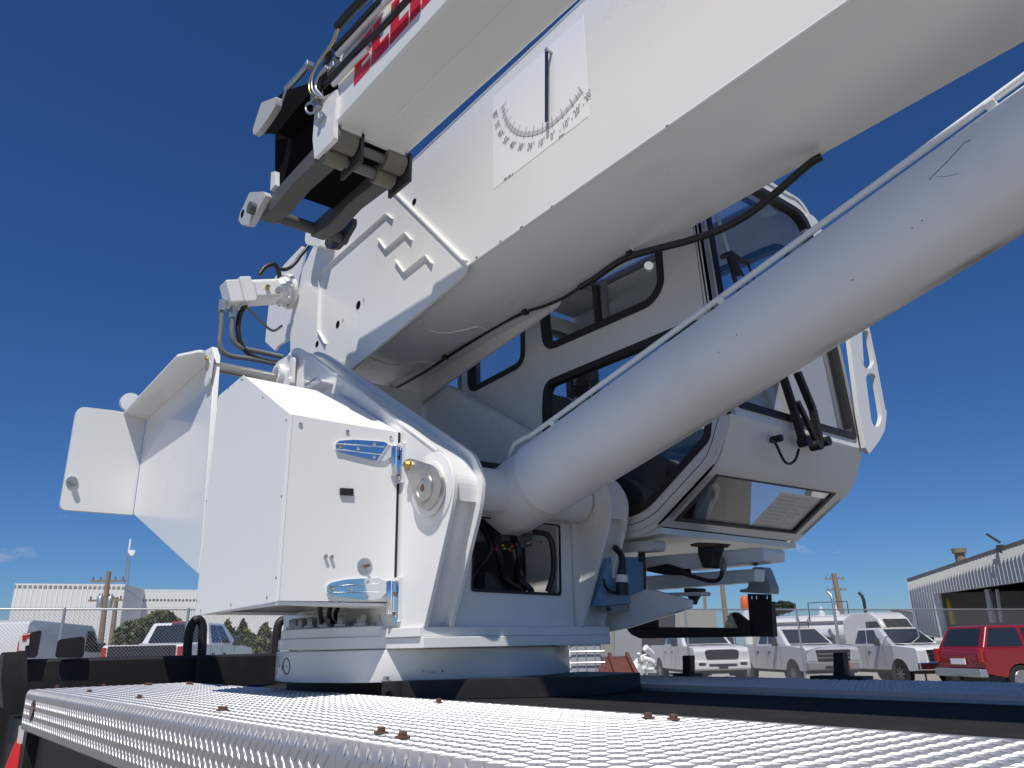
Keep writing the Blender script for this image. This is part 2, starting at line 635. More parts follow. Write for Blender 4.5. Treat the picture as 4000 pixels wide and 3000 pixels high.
# dark anti-slip centre strip, far walkway, frame below
MB().box((-4.3, Y1 + .004, -.06), (1.4, YC - .004, -.022)).build('anti_slip_strip', 'nonskid', deck)
fw = MB().plate([Vector((-4.3, y, z)) for y, z in ((YC, -.10), (YC, -.012), (YC + .012, 0), (YF - .012, 0), (YF, -.012), (YF, -.16), (YF - .01, -.16), (YF - .02, -.03), (YC + .01, -.03), (YC + .01, -.10))], (5.7, 0, 0)).build('walkway_plate', 'aluminium', deck, smooth=30)
m = MB()
lugs(m, -3.2, .5, YC + .02, YF - .02, 0)
m.build('tread_lugs', 'aluminium_lug', fw, kind='stuff')
MB().box((-4.3, .74, -.72), (1.4, 2.9, -.175)).build('deck_frame', 'black_paint', deck, bevel=.01)  # frame made black to carry the shadow under the deck
MB().box((-4.28, .72, -.175), (1.38, .735, -.012)).build('deck_frame', 'black_paint', deck)


def hexbolt(m, p, ax, r=.0085, h=.008, wr=.0135, wh=.0025):
    p, ax = Vector(p), Vector(ax).normalized()
    if wr: m.lathe([(wr, 0), (wr, wh)], p, ax, 14)
    m.lathe([(r, wh), (r, wh + h * .85), (r * .86, wh + h)], p, ax, 6)
    return m


for c, x, y in (('d2', 1085, 1222), ('d2', 1240, 1256), ('d2', 1500, 1003), ('d1', 450, 974), ('d1', 815, 967), ('d1', 1155, 957), ('d1', 1180, 958),
                ('d1', 1478, 951), ('d1', 1500, 952), ('d1', 700, 1013), ('d1', 1095, 1058), ('d1', 1735, 1156), ('d1', 1760, 1158), ('d3', 1070, 1217), ('d3', 1270, 1228)):
    p = on(c, x, y, 2, .002)
    hexbolt(MB(), p, (0.02, .03, 1)).build('bolt', 'rust_bolt', deck)
p = on('d1', 252, 1160, 1, Y0 - .003)
ml = MB().plate([p + Vector((.05 * math.cos(a), 0, .042 * math.sin(a))) for a in np.linspace(0, 2 * math.pi, 20, endpoint=False)], (0, .012, 0)).build('marker_light', 'dark_plastic', deck)
MB().plate([p + Vector((.036 * math.cos(a), -.004, .028 * math.sin(a))) for a in np.linspace(0, 2 * math.pi, 20, endpoint=False)], (0, .008, 0)).build('lens', 'lamp_dark', ml)

# black mounting plates under the slewing ring
MB().plate(fillet([(-3.36, 1.475, -.02), (-2.46, 1.475, -.02), (-2.46, 2.42, -.02), (-3.36, 2.42, -.02)], .02), (0, 0, .05)).build('mounting_plate', 'black_paint', deck, bevel=.012)
MB().plate(fillet([(-2.492, 1.425, -.02), (-2.05, 2.00, -.02), (-2.12, 2.35, -.02), (-2.44, 2.35, -.02), (-2.44, 1.47, -.02)], .03), (0, 0, .062)).build('mounting_plate', 'black_paint', deck, bevel=.015)
hexbolt(MB(), on('d2', 1120, 846, 2, .045), (0, 0, 1), r=.012, h=.012, wr=.016).build('bolt', 'steel', deck)

# rear end: black cross rail with brackets
XR = -5.0
MB().box((XR - .3, .62, -.75), (XR, 3.05, .13)).build('rear_cross_rail', 'black_paint', deck, bevel=.02)
MB().box((XR, 1.62, -.7), (XR + .05, 3.0, .125)).build('rear_cross_rail', 'black_paint', deck, bevel=.01)
MB().box((XR, .7, -.7), (-4.35, 3.0, -.14)).build('deck_frame', 'black_paint', deck)
bp = MB().plate(fillet(onX('f4', [(955, 985), (1010, 665), (1440, 610), (1475, 650), (1455, 985)], XR + .03), .02), (.015, 0, 0)).build('upright_plate', 'black_paint', deck, bevel=.004)
bp = MB().plate(fillet(onX('f4', [(320, 985), (345, 575), (700, 505), (725, 530), (640, 985)], XR + .03), .02), (.015, 0, 0)).build('upright_plate', 'black_paint', deck, bevel=.004)
MB().plate(onX('f4', [(325, 860), (350, 580), (530, 548), (505, 760), (445, 775), (435, 862)], XR + .047), (.002, 0, 0)).build('white_sticker', 'panel_white', bp)
MB().plate(onX('f4', [(395, 590), (525, 570), (520, 618), (465, 630), (455, 680), (388, 685)], XR + .0505), (.002, 0, 0)).build('red_sticker', 'red_plastic', bp)
MB().plate(fillet(onX('f4', [(90, 885), (470, 872), (490, 1450), (430, 1760), (60, 1900), (15, 1330), (60, 950)], -4.62), .02), (-.12, 0, 0)).build('corner_bracket', 'black_paint', deck, bevel=.012)
for c, pts in (('f5', [(930, 1000), (960, 480), (1005, 300), (1080, 225), (1140, 300), (1140, 480), (1120, 1000)]), ('f5', [(2060, 900), (2085, 420), (2120, 270), (2190, 235), (2260, 300), (2290, 500), (2300, 900)])):
    P = smooth_path(onX(c, pts, XR - .12), 6)
    MB().tube(P, .027, 12).build('rubber_hoop', 'black_rubber', deck, smooth=50)
# black T posts standing on the far walkway
for c, pts, foot in (('d4', [(650, 828), (722, 828), (740, 1034), (655, 1034)], (520, 898)), ('d3', [(1335, 725), (1395, 725), (1395, 905), (1340, 905)], (1300, 1440))):
    P = onY(c, pts, 2.96)
    po = MB().plate(P, (0, .04, 0)).build('post', 'black_paint', deck, bevel=.004)
    a, b = on(c, foot[0], pts[2][1] + 2, 1, 2.96), on(c, foot[1], pts[2][1] + 2, 1, 2.96)
    MB().box((a.x, 2.93, .0), (b.x, 3.01, .014)).build('foot_plate', 'black_paint', po)

# red tapered cone hung under the rear corner
cone = thing('traffic_cone', 'red tapered cone with white tag under the left corner of the deck', 'traffic cone', (-4.48, .62, -.6))
tp = on('d1', 196, 1312, 0, -4.5)
MB().lathe([(.115, -.48), (.11, -.46), (.075, -.25), (.04, -.08), (.018, 0), (.012, .01)], tp, (0, 0, 1), 28).build('cone_body', 'red_plastic', cone, smooth=40)
MB().plate(onX('d1', [(150, 1275), (195, 1280), (178, 1420), (133, 1412)], -4.44), (.004, 0, 0)).build('white_tag', 'panel_white', cone)

# ------------------------------------------------------------------ slewing ring
RC = Vector((-2.925, 1.9, 0))
ring = thing('slewing_ring', 'round white slewing ring bolted to the deck below the turret', 'slewing ring', (RC.x, RC.y, .035))
MB().lathe([(.50, .036), (.604, .036), (.606, .04), (.606, .140), (.603, .144), (.50, .146)], RC, (0, 0, 1), 96).build('lower_ring', 'crane_white', ring, smooth=30)
MB().lathe([(.44, .147), (.598, .147), (.602, .150), (.602, .186), (.594, .190), (.594, .221), (.590, .225), (.44, .226)], RC, (0, 0, 1), 96).build('upper_ring', 'crane_white', ring, smooth=30)
for k in range(14):
    a = R(196 + k * 8.8)
    p = RC + Vector((.548 * math.cos(a), .548 * math.sin(a), .226))
    hexbolt(MB(), p, (0, 0, 1), r=.0195, h=.030, wr=.029, wh=.010).build('ring_bolt', 'galv', ring, bevel=.001)
# chipped paint marks near the grease point
for x, y, w, h in ((352, 742, 8, 20), (373, 755, 10, 36), (404, 742, 6, 14), (1385, 775, 7, 14), (1430, 783, 6, 12), (1455, 785, 5, 12), (1473, 787, 5, 12), (1527, 777, 10, 18)):
    d_ = ray('d2', x, y)
    a_ = np.dot(d_[:2], d_[:2]); b_ = -2 * np.dot(d_[:2], [RC.x, RC.y]); c_ = RC.x ** 2 + RC.y ** 2 - .6065 ** 2
    t = (-b_ - math.sqrt(max(0, b_ * b_ - 4 * a_ * c_))) / (2 * a_)
    p = Vector(CAM + d_ * t)
    nrm = Vector((p.x - RC.x, p.y - RC.y, 0)).normalized()
    sd = Vector((-nrm.y, nrm.x, 0))
    k = .5425 / 1000
    MB().plate([p + sd * w * k * cs * .5 + Vector((0, 0, h * k * sn * .5)) for cs, sn in ((1, .2), (.4, 1), (-.6, .8), (-1, -.3), (-.2, -1), (.8, -.7))], nrm * .0012).build('paint_chip', 'dark_grey', ring)
p0 = None
P = []
for k in range(15):
    a = 2 * math.pi * k / 14
    x, y = 403 + 24 * math.cos(a), 742 + 58 * math.sin(a)
    d_ = ray('d2', x, y)
    a_ = np.dot(d_[:2], d_[:2]); b_ = -2 * np.dot(d_[:2], [RC.x, RC.y]); c_ = RC.x ** 2 + RC.y ** 2 - .607 ** 2
    t = (-b_ - math.sqrt(max(0, b_ * b_ - 4 * a_ * c_))) / (2 * a_)
    P.append(Vector(CAM + d_ * t))
MB().tube(P[:-1], .0018, 6, closed=True).build('paint_chip', 'dark_grey', ring)

# ------------------------------------------------------------------ turret
tur = thing('crane_turret', 'white welded crane turret with sloping side posts on the slewing ring', 'crane turret', (-2.8, 1.9, .226))
XF = -2.28
# base plates (a point back to the ring)
bpl = [(XF, 1.452), (XF, 2.352), (-3.2, 2.352), (-3.3, 2.2), (-3.3, 1.62), (-2.66, 1.62), (-2.56, 1.452)]
MB().plate([Vector((x, y, .182)) for x, y in bpl], (0, 0, .032)).build('base_plate', 'crane_white', tur, bevel=.003)
bpl2 = [(XF + .012, 1.462), (XF + .012, 2.34), (-2.7, 2.34), (-2.7, 1.462)]
MB().plate([Vector((x, y, .1455)) for x, y in bpl2], (0, 0, .036)).build('base_plate', 'crane_white', tur, bevel=.003)


def crease(x): return .787 - .63 * (x + 2.188)


def post(yo, yi, sgn):
    """one box-section side post; yo outer face, yi inner face"""
    t = .016
    prof = [(-2.276, .214), (-2.112, .60), (-2.098, .69), (-2.15, .772), (-2.20, .806), (-3.36, crease(-3.36)), (-3.50, 1.60), (-3.62, 1.58), (-3.74, 1.48), (-3.74, 1.35), (-3.60, 1.15), (-3.40, .214)]
    rr = [0, .05, .05, .05, .05, .1, .06, .06, .06, .05, .05, 0]
    out = MB().plate(fillet([Vector((x, yo, z)) for x, z in prof], rr), (0, sgn * t, 0)).build('side_plate', 'crane_white', tur, bevel=.004)
    prof2 = [(x + (.012 if i in (1, 2, 3, 4) else 0), z + (.012 if i in (2, 3, 4, 5) else 0)) for i, (x, z) in enumerate(prof)]
    inn = MB().plate(fillet([Vector((x, yi, z)) for x, z in prof2], rr), (0, -sgn * t, 0)).build('side_plate', 'crane_white', tur, bevel=.004)
    # sloping cover between the two plates, bent round the top of the corner
    path = [(-3.49, 1.575), (-3.36, crease(-3.36) - .008), (-2.80, crease(-2.80) - .008), (-2.215, .800), (-2.165, .765), (-2.118, .69), (-2.125, .615)]
    top = fillet([Vector((x, yo, z)) for x, z in path], [0, .08, 0, .03, .03, .03, 0], 4)
    m = MB()
    th = .012
    for i in range(len(top) - 1):
        a, b = top[i], top[i + 1]
        d = (b - a).normalized()
        nn = Vector((-d.z, 0, d.x))
        if nn.z < 0 and nn.x < 0: nn = -nn
        e = Vector((0, (yi - yo) - sgn * 2 * t, 0))
        o = Vector((0, sgn * t, 0))
        m.hexa([a + o - nn * th, b + o - nn * th, b + o + e - nn * th, a + o + e - nn * th, a + o, b + o, b + o + e, a + o + e])
    m.build('sloping_cover', 'crane_white', tur)
    # recessed web
    a, b = Vector((-2.318, yo + sgn * t, .214)), Vector((-2.150, yo + sgn * t, .63))
    e = Vector((0, (yi - yo) - sgn * 2 * t, 0))
    MB().hexa([a + Vector((-.012, 0, 0)), a, a + e, a + e + Vector((-.012, 0, 0)), b + Vector((-.012, 0, 0)), b, b + e, b + e + Vector((-.012, 0, 0))]).build('web_plate', 'crane_white', tur)
    return out


post(1.47, 1.592, 1)
post(2.318, 2.196, -1)
# rounded weld bead along the near post crease
wp = [Vector((x, 1.474, crease(x) - .003)) for x in np.linspace(-3.33, -2.21, 12)]
MB().tube(wp, .009, 8).build('weld_bead', 'crane_white', tur, smooth=60)
# front plate between the posts, with the hydraulic window
fp = [Vector((-2.315, y, z)) for y, z in ((1.596, .214), (2.192, .214), (2.192, .64), (1.596, .64))]
hole = fillet([Vector((-2.315, y, z)) for y, z in ((1.695, .345), (2.118, .338), (2.128, .60), (1.712, .60))], .015)
MB().plate([fp, hole], (-.014, 0, 0)).build('front_plate', 'crane_white', tur)
MB().plate([fillet([Vector((-2.3135, y, z)) for y, z in ((1.690, .334), (2.124, .328), (2.132, .605), (1.706, .605))], .015), hole], (.006, 0, 0)).build('window_seal', 'black_rubber', tur)
MB().box((-2.62, 1.60, .22), (-2.60, 2.19, .9)).build('inner_bulkhead', 'cab_dark', tur)
MB().box((-2.58, 1.70, .36), (-2.50, 1.83, .45)).build('valve_block', 'panel_white', tur, bevel=.006)
MB().box((-2.58, 1.85, .23), (-2.44, 2.06, .42)).build('valve_block', 'dark_grey', tur, bevel=.006)
for i, (yy, zz) in enumerate(((1.76, .52), (1.82, .55), (1.88, .53), (1.94, .56), (2.02, .54), (2.06, .55))):
    MB().box((-2.5, yy - .02, zz - .02), (-2.42, yy + .02, zz + .03)).build('valve_block', 'grey_metal', tur, bevel=.004)
for i in (0, 2, 3, 5):
    y0, y1 = 1.72 + .045 * i, 1.7 + .05 * ((i * 5) % 9)
    P = smooth_path([(-2.44, y0, .62), (-2.38 + .01 * (i % 3), y0 + .01, .50), (-2.42, (y0 + y1) / 2, .40), (-2.40, y1, .34), (-2.5, y1, .24)], 6)
    MB().tube(P, .010 + .003 * (i % 2), 10).build('hose', 'black_hose', tur, smooth=60)
P = smooth_path([(-2.36, 2.03, .575), (-2.335, 2.08, .565), (-2.33, 2.105, .52), (-2.33, 2.105, .42), (-2.345, 2.085, .345)], 8)
MB().tube(P, .011, 10).build('hose', 'black_hose', tur, smooth=60)
for i, (x, y, mt) in enumerate(((430, 1192, 'red_plastic'), (492, 1187, 'yellow_plastic'), (523, 1190, 'green_plastic'), (532, 1200, 'red_plastic'), (545, 1172, 'orange_plastic'), (578, 1160, 'red_plastic'), (660, 1150, 'galv'), (678, 1142, 'yellow_plastic'), (480, 1165, 'yellow_plastic'), (755, 1140, 'red_plastic'))):
    p = on('c7', x, y, 0, -2.345)
    MB().bar(p, p + Vector((0, .009, .004)), .006, .006).build('cap', mt, tur)

MB().box((-3.44, 1.612, .216), (-3.42, 2.176, 1.46)).build('rear_light_stop', 'crane_white', tur)  # unseen rear and floor plates added to stop light leaking between the posts
MB().box((-3.42, 1.612, .216), (-2.36, 2.176, .226)).build('floor_light_stop', 'dark_grey', tur)
# lift-cylinder pin: boss, keeper plate, bolt
KC = on('e1', 1200, 715, 1, 1.44)
MB().lathe([(.128, 0), (.128, .004), (.126, .005)], (KC.x, 1.470, KC.z), (0, -1, 0), 48).build('pin_boss', 'crane_white', tur, smooth=30)
MB().lathe([(.098, .012), (.098, .022), (.09, .026)], (KC.x, 1.470, KC.z), (0, -1, 0), 48).build('pin_boss', 'crane_white', tur, smooth=30)
kp = fillet(onY('e1', [(945, 385), (1000, 345), (1290, 432), (1365, 510), (1402, 620), (1392, 750), (1345, 880), (1265, 975), (1190, 1003), (1130, 955), (1080, 845), (990, 610), (935, 470)], 1.436), .02, 3)
k_o = MB().plate(kp, (0, .016, 0)).build('keeper_plate', 'steel', tur, bevel=.003)
MB().lathe([(.052, 0), (.050, .006), (.036, .007), (.034, .004), (.022, .006), (.020, .0065)], (KC.x, 1.436, KC.z), (0, -1, 0), 32).build('pin_end', 'steel', k_o, smooth=40)
MB().lathe([(.0135, .0066), (.0125, .0074)], (KC.x, 1.436, KC.z), (0, -1, 0), 24).build('grease_hole', 'rust_bolt', k_o)
kb = on('e1', 985, 428, 1, 1.435)
hexbolt(MB(), kb, (0, -1, 0), r=.013, h=.010, wr=.019, wh=.004).build('bolt', 'brass', k_o)

# boom pivot boss and long pin
PV = on('c2', 705, 1230, 1, 1.445)
MB().plate(fillet(onY('c2', [(672, 1300), (668, 1200), (705, 1130), (790, 1080), (822, 1095), (815, 1300)], 1.452), .03), (0, .018, 0)).build('pivot_cheek', 'crane_white', tur, bevel=.006)
MB().lathe([(.058, 0), (.058, .03), (.040, .032), (.040, .012)], (-3.62, 1.455, 1.472), (0, -1, 0), 32).build('pivot_boss', 'crane_white', tur, smooth=40)
MB().plate(fillet(onY('c2', [(786, 1275), (800, 1090), (826, 1100), (812, 1285)], 1.44), .01), (0, .012, 0)).build('pivot_stop', 'crane_white', tur, bevel=.004)
MB().box((-3.35, 1.40, 1.27), (-3.05, 1.47, 1.288)).build('ledge', 'crane_white', tur, bevel=.006)
for a, b in (((908, 1298), (990, 1245)), ((930, 1300), (985, 1278)), ((940, 1308), (960, 1300))):
    A, B = on('c2', *a, 1, 1.4685), on('c2', *b, 1, 1.4685)
    MB().bar(A, B, .003, .004, up=(0, 1, 0)).build('scratch', 'decal_ink', tur)

# ------------------------------------------------------------------ equipment box on the turret's near side
XH, YB, YS = -2.460, 1.030, 1.467
box = thing('equipment_box', 'white sheet metal equipment box with chrome hinged door beside the turret', 'equipment box', (-2.85, 1.25, .285))
bprof = [(-3.235, .287), (XH, .300), (XH, .917), (-2.955, 1.196), (-3.235, 1.180)]
inner = [(-3.223, .300), (XH - .012, .312), (XH - .012, .905), (-2.955, 1.180), (-3.223, 1.166)]
# walls as one folded shell, open below
m = MB()
yo, yi = YB + .004, YS
for i in (2, 3, 4):
    j = (i + 1) % 5
    a, b, c_, d_ = bprof[i], bprof[j], inner[j], inner[i]
    m.hexa([(d_[0], yo, d_[1]), (c_[0], yo, c_[1]), (c_[0], yi, c_[1]), (d_[0], yi, d_[1]), (a[0], yo, a[1]), (b[0], yo, b[1]), (b[0], yi, b[1]), (a[0], yi, a[1])])
m.build('box_shell', 'panel_white', box)
MB().plate([[(x, y, .287) for x, y in ((-3.235, yo), (XH, yo), (XH, yi), (-3.235, yi))], [(x, y, .287) for x, y in ((-3.20, yo + .03), (XH - .03, yo + .03), (XH - .16, yi - .03), (-3.20, yi - .03))]], (0, 0, .01)).build('bottom_flange', 'panel_white', box)
MB().box((-3.15, 1.08, .55), (-2.55, 1.42, .57)).build('inner_shelf', 'dark_grey', box)
for i, yy in enumerate((1.27, 1.32, 1.36)):
    MB().tube(smooth_path([(-2.75, yy, .52), (-2.70, yy + .02, .34), (-2.74 - .03 * i, yy + .05, .27), (-2.82, yy + .10, .235)], 6), .009, 8).build('cable', 'black_hose', box, smooth=60)
sp = [Vector((x, YB, z)) for x, z in ((-3.238, .283), (XH - .004, .296), (XH - .004, .919), (-2.955, 1.200), (-3.238, 1.184))]
MB().plate(sp, (0, .0035, 0)).build('side_panel', 'panel_white', box, bevel=.001)
dp = [Vector((XH + .002, y, z)) for y, z in ((YB + .006, .298), (YS - .010, .302), (YS - .010, .918), (YB + .006, .914))]
door = MB().plate(dp, (.004, 0, 0)).build('door', 'panel_white', box, bevel=.001)
MB().box((XH + .0015, YS - .0095, .302), (XH + .003, YS + .001, .918)).build('door_seal', 'black_rubber', box)
MB().box((XH - .003, YB + .0005, .297), (XH + .0075, YB + .0085, .916)).build('corner_trim', 'panel_white', box, bevel=.002)
# rivets and screws
for c, pts in (('c3', ((1370, 336), (1380, 338), (1278, 398), (1204, 457), (1525, 467), (1692, 628), (1658, 1178), (1118, 1210))), ('d1', ((2170, 115), (2098, 270), (1815, 325), (1577, 373), (1547, 292)))):
    for x, y in pts:
        p = on(c, x, y, 1, YB)
        MB().lathe([(.0045, 0), (.004, .0015), (.002, .0022)], p, (0, -1, 0), 10).build('rivet', 'grey_metal', box)
for x, y in ((318, 105), (655, 158), (970, 203)):
    p = on('c4', x, y, 0, XH + .006)
    MB().lathe([(.0085, 0), (.0075, .004), (.003, .0055)], p, (1, 0, 0), 14).build('screw', 'chrome', door, smooth=50)
for x, y in ((495, 1058), (538, 1062)):
    p = on('c4', x, y, 0, XH + .006)
    MB().cyl(p, p + Vector((.012, 0, 0)), .006, 10).build('rivet', 'steel', door)
p = on('c4', 782, 1128, 0, XH + .006)
kd = MB().lathe([(.029, 0), (.029, .002), (.025, .003), (.008, .003)], p, (1, 0, 0), 32).build('lock_disc', 'galv', door)
MB().bar(p + Vector((.003, 0, 0)), p + Vector((.024, .004, .002)), .007, .009).build('lock_key', 'rust_bolt', kd)
q4 = onX('c4', [(600, 566), (696, 571), (695, 622), (600, 617)], XH + .006)
blk = MB().plate(q4, (.010, 0, 0)).build('rubber_stop', 'dark_plastic', door, bevel=.002)
for t in (.25, .78):
    pp = (q4[0] * (1 - t) + q4[1] * t) * .5 + (q4[3] * (1 - t) + q4[2] * t) * .5 + Vector((.0101, 0, 0))
    MB().cyl(pp, pp + Vector((.0008, 0, 0)), .004, 10).build('screw', 'black_rubber', blk)


def hinge(off):
    XP = XH + .006
    pts = [(88, 250), (88, 165), (130, 136), (300, 122), (560, 138), (690, 150), (735, 180), (790, 205), (890, 212), (893, 322), (780, 330), (745, 345), (700, 384), (640, 390), (520, 375), (350, 335), (150, 283)]
    P = [p + off for p in onX('e1', pts, XP)]
    h = MB().plate(fillet(P, .006, 3), (.008, 0, 0)).build('hinge', 'chrome', box, bevel=.0035, seg=3)
    for a, b in (((105, 170), (700, 205)), ((105, 238), (700, 302))):
        A, B = on('e1', *a, 0, XP + .0085) + off, on('e1', *b, 0, XP + .0085) + off
        MB().bar(A, B, .004, .006, up=(1, 0, 0)).build('hinge_ridge', 'chrome', h, bevel=.0015)
    for x, y in ((155, 202), (375, 230), (577, 175), (572, 335)):
        p = on('e1', x, y, 0, XP + .0082) + off
        MB().lathe([(.0068, 0), (.0066, .0008), (.0035, .0016), (.0022, .0006)], p, (1, 0, 0), 14).build('screw', 'brass' if x == 155 else 'galv', h, smooth=40)
    p = on('e1', 825, 340, 0, XP + .008) + off
    MB().lathe([(.0115, -.068), (.0125, -.066), (.0125, -.012), (.0125, .001)], p, (0, 0, 1), 20).build('hinge_barrel', 'chrome', h, smooth=40)
    MB().lathe([(.0125, .002), (.0125, .043), (.010, .047)], p, (0, 0, 1), 20).build('hinge_barrel', 'chrome', h, smooth=40)
    # leaf on the turret post
    y0 = 1.455
    lf = [(XH + .001, .055), (XH + .042, .060), (XH + .042, -.085), (XH + .034, -.096), (XH + .010, -.096), (XH + .001, -.085)]
    MB().plate(fillet([Vector((x, y0, p.z + dz)) for x, dz in lf], .008, 3), (0, .0145, 0)).build('hinge_leaf', 'chrome', h, bevel=.003)
    MB().hexa([p + Vector((dx, dy, dz)) for dx, dy, dz in ((-.008, .01, -.060), (.006, .01, -.060), (.008, y0 - p.y + .002, -.060), (-.006, y0 - p.y + .002, -.060), (-.008, .01, -.008), (.006, .01, -.008), (.008, y0 - p.y + .002, -.008), (-.006, y0 - p.y + .002, -.008))]).build('hinge_knuckle', 'chrome', h, bevel=.002)
    for dz in (.045, -.078):
        MB().lathe([(.006, 0), (.005, .002)], (XH + .022, y0, p.z + dz), (0, -1, 0), 12).build('screw', 'galv', h)


a = on('e1', 893, 267, 0, XH)
b = on('e2', 1530, 600, 0, XH)
hinge(Vector((0, 0, 0)))
hinge(Vector((0, -.004, b.z - a.z)))

# ------------------------------------------------------------------ counterweight bracket
XQ, YQ = -4.75, 1.11
cwt = thing('counterweight_bracket', 'white folded plate counterweight bracket left of the equipment box', 'counterweight', (-4.4, 1.0, .9))
P1 = fillet([Vector((XQ, y, z)) for y, z in ((.745, 1.468), (.742, .888), (YQ, .890), (YQ, 1.46), (.96, 1.476))], [.05, .035, 0, 0, .03])
back = MB().plate(P1, (-.03, 0, 0)).build('back_plate', 'crane_white', cwt, bevel=.005)
P2 = [(-3.60, 1.50), (-3.66, 1.565), (-3.78, 1.58), (-4.74, 1.47), (-4.74, .892), (-3.505, .466), (-3.50, .60)]
side = MB().plate([Vector((x, YQ, z)) for x, z in P2], (0, .028, 0)).build('side_plate', 'crane_white', cwt, bevel=.004)
i1, i2 = on('c3', 690, 622, 1, YQ - .001), on('c3', 1135, 215, 1, YQ - .001)
i1.x = XQ + .002
o1 = on('c3', 520, 582, 0, XQ + .002)
nrm = (i2 - i1).cross(o1 - i1).normalized()
o2, o3 = onP('c3', [(905, 172), (1100, 132)], i1, nrm)
gus = MB().plate(fillet([i1, o1, o2, o3, i2], [0, 0, .01, .05, 0]), nrm * (.014 if nrm.z > 0 else -.014)).build('gusset_plate', 'crane_white', cwt, bevel=.003)
lob = on('c3', 575, 500, 0, XQ - .10)
MB().cyl(lob, lob + Vector((-.03, 0, 0)), .058, 28).build('lug', 'crane_white', cwt)
bb = on('c3', 148, 1074, 0, XQ)
hexbolt(MB(), bb, (1, 0, 0), r=.017, h=.030, wr=.030, wh=.008).build('bolt', 'steel', cwt)
RZ = 1.452
MB().cyl((-3.62, 1.085, RZ), (-3.62, 1.46, RZ), .027, 24).build('pivot_rod', 'steel', cwt, smooth=40)
MB().plate(fillet([Vector((-3.62 + dx, 1.088, RZ + dz)) for dx, dz in ((-.05, .06), (.05, .07), (.05, -.10), (-.02, -.11))], .03), (0, .010, 0)).build('rod_keeper', 'crane_white', cwt, bevel=.003)
hexbolt(MB(), (-3.63, 1.087, RZ + .035), (0, -1, 0), r=.009, h=.008, wr=.013).build('bolt', 'brass', cwt)

# ------------------------------------------------------------------ boom
BY0, BY1 = 1.67, 2.165
boom = thing('crane_boom', 'big white box section crane boom with an angle gauge decal on its side', 'crane boom', (-2.6, 1.9, 1.6))
UB = Vector((1, 0, .042)).normalized()
DN = Vector((.042, 0, -1)).normalized()


def zb(x): return 1.62 + .042 * (x + 2.32)
def zt(x): return 2.362 + .042 * (x + 2.76)


sec = [(BY0, 1), (BY0, 0)]
TILT = -.030
def bel(k): return TILT * k - .016 * (1 - (2 * k - 1) ** 2)
belly = [(BY0 + (BY1 - BY0) * k / 12, bel(k / 12)) for k in range(1, 12)]
m = MB()
XA, XB = -3.70, 1.3
xsb = [XA, -3.0, -2.3, -1.6, -.9, -.2, .5, XB]
nsec = 4 + len(belly)
for x in xsb:
    m.v.append(Vector((x, BY0, zt(x))))
    m.v.append(Vector((x, BY0, zb(x))))
    for y, dz in belly: m.v.append(Vector((x, y, zb(x) + dz)))
    m.v.append(Vector((x, BY1, zb(x) + TILT)))
    m.v.append(Vector((x, BY1, zt(x))))
for i in range(len(xsb) - 1):
    for k in range(nsec):
        l = (k + 1) % nsec
        m.f.append((i * nsec + k, i * nsec + l, (i + 1) * nsec + l, (i + 1) * nsec + k))
m.f.append(tuple(range(nsec)))
m.f.append(tuple((len(xsb) - 1) * nsec + k for k in range(nsec)))
tube = m.build('boom_tube', 'crane_white', boom, smooth=32)
MB().tube([(-2.33, BY0 + .004, zb(-2.33) - .001), (XB, BY0 + .004, zb(XB) - .001)], .006, 8).build('weld_bead', 'crane_white', boom, smooth=60)
MB().tube([(-2.75, BY0 + .002, zt(-2.75)), (XB, BY0 + .002, zt(XB))], .006, 8).build('weld_bead', 'crane_white', boom, smooth=60)
dpx = [(1510, 720), (1823, 1026), (1812, 1072), (1375, 1441), (1240, 1560), (1136, 1424), (1132, 1261), (1172, 1071), (1221, 968), (1400, 790)]
DP = onY('s', dpx, BY0 - .014)
DP = fillet(DP, [0, .015, .05, .02, .05, .05, .02, .02, .02, .02])
MB().plate(DP, (0, .0138, 0)).build('doubler_plate', 'crane_white', boom, bevel=.003)
# the far doubler hangs below the tube
DF = [Vector((p.x, BY1 + .0005, p.z)) for p in DP]
MB().plate(DF, (0, .016, 0)).build('doubler_plate', 'crane_white', boom, bevel=.003)
sa, sb = on('s', 1512, 722, 1, BY0 - .012), on('s', 1820, 1026, 1, BY0 - .012)
MB().tube([sa, sb], .011, 8).build('weld_bead', 'crane_white', boom, smooth=60)
# cut-outs in the overlay plate: stepped edges
for pl in ([(1052, 1000), (1000, 905), (1012, 492), (1492, 62), (1535, 100)], [(1432, 242), (1488, 322), (1628, 200), (1672, 252)], [(1556, 396), (1622, 488), (1776, 362), (1820, 422)]):
    P = onY('c2', pl, BY0 - .0205)
    for a, b in zip(P[:-1], P[1:]):
        MB().bar(a, b, .004, .015, up=(0, 1, 0)).build('plate_edge', 'crane_white', boom)
for c, x, y, r in (('c2', 1290, 722, .022), ('c2', 1142, 862, .020), ('c2', 993, 1003, .018), ('g2', 440, 1090, .017)):
    yy = BY0 - (.0145 if c == 'c2' else .0005)
    p = on(c, x, y, 1, yy)
    MB().lathe([(r, 0), (r, .0012)], p, (0, -1, 0), 22).build('hole_disc', 'recess_shade', boom)  # flat black disc painted for the hole's shaded inside
for x, y in ((1322, 690), (1172, 838)):
    p = on('c2', x, y, 1, BY0 - .0145)
    MB().bar(p, p + Vector((.02, 0, .01)), .002, .02, up=(0, 0, 1)).build('stencil', 'decal_grey', boom)
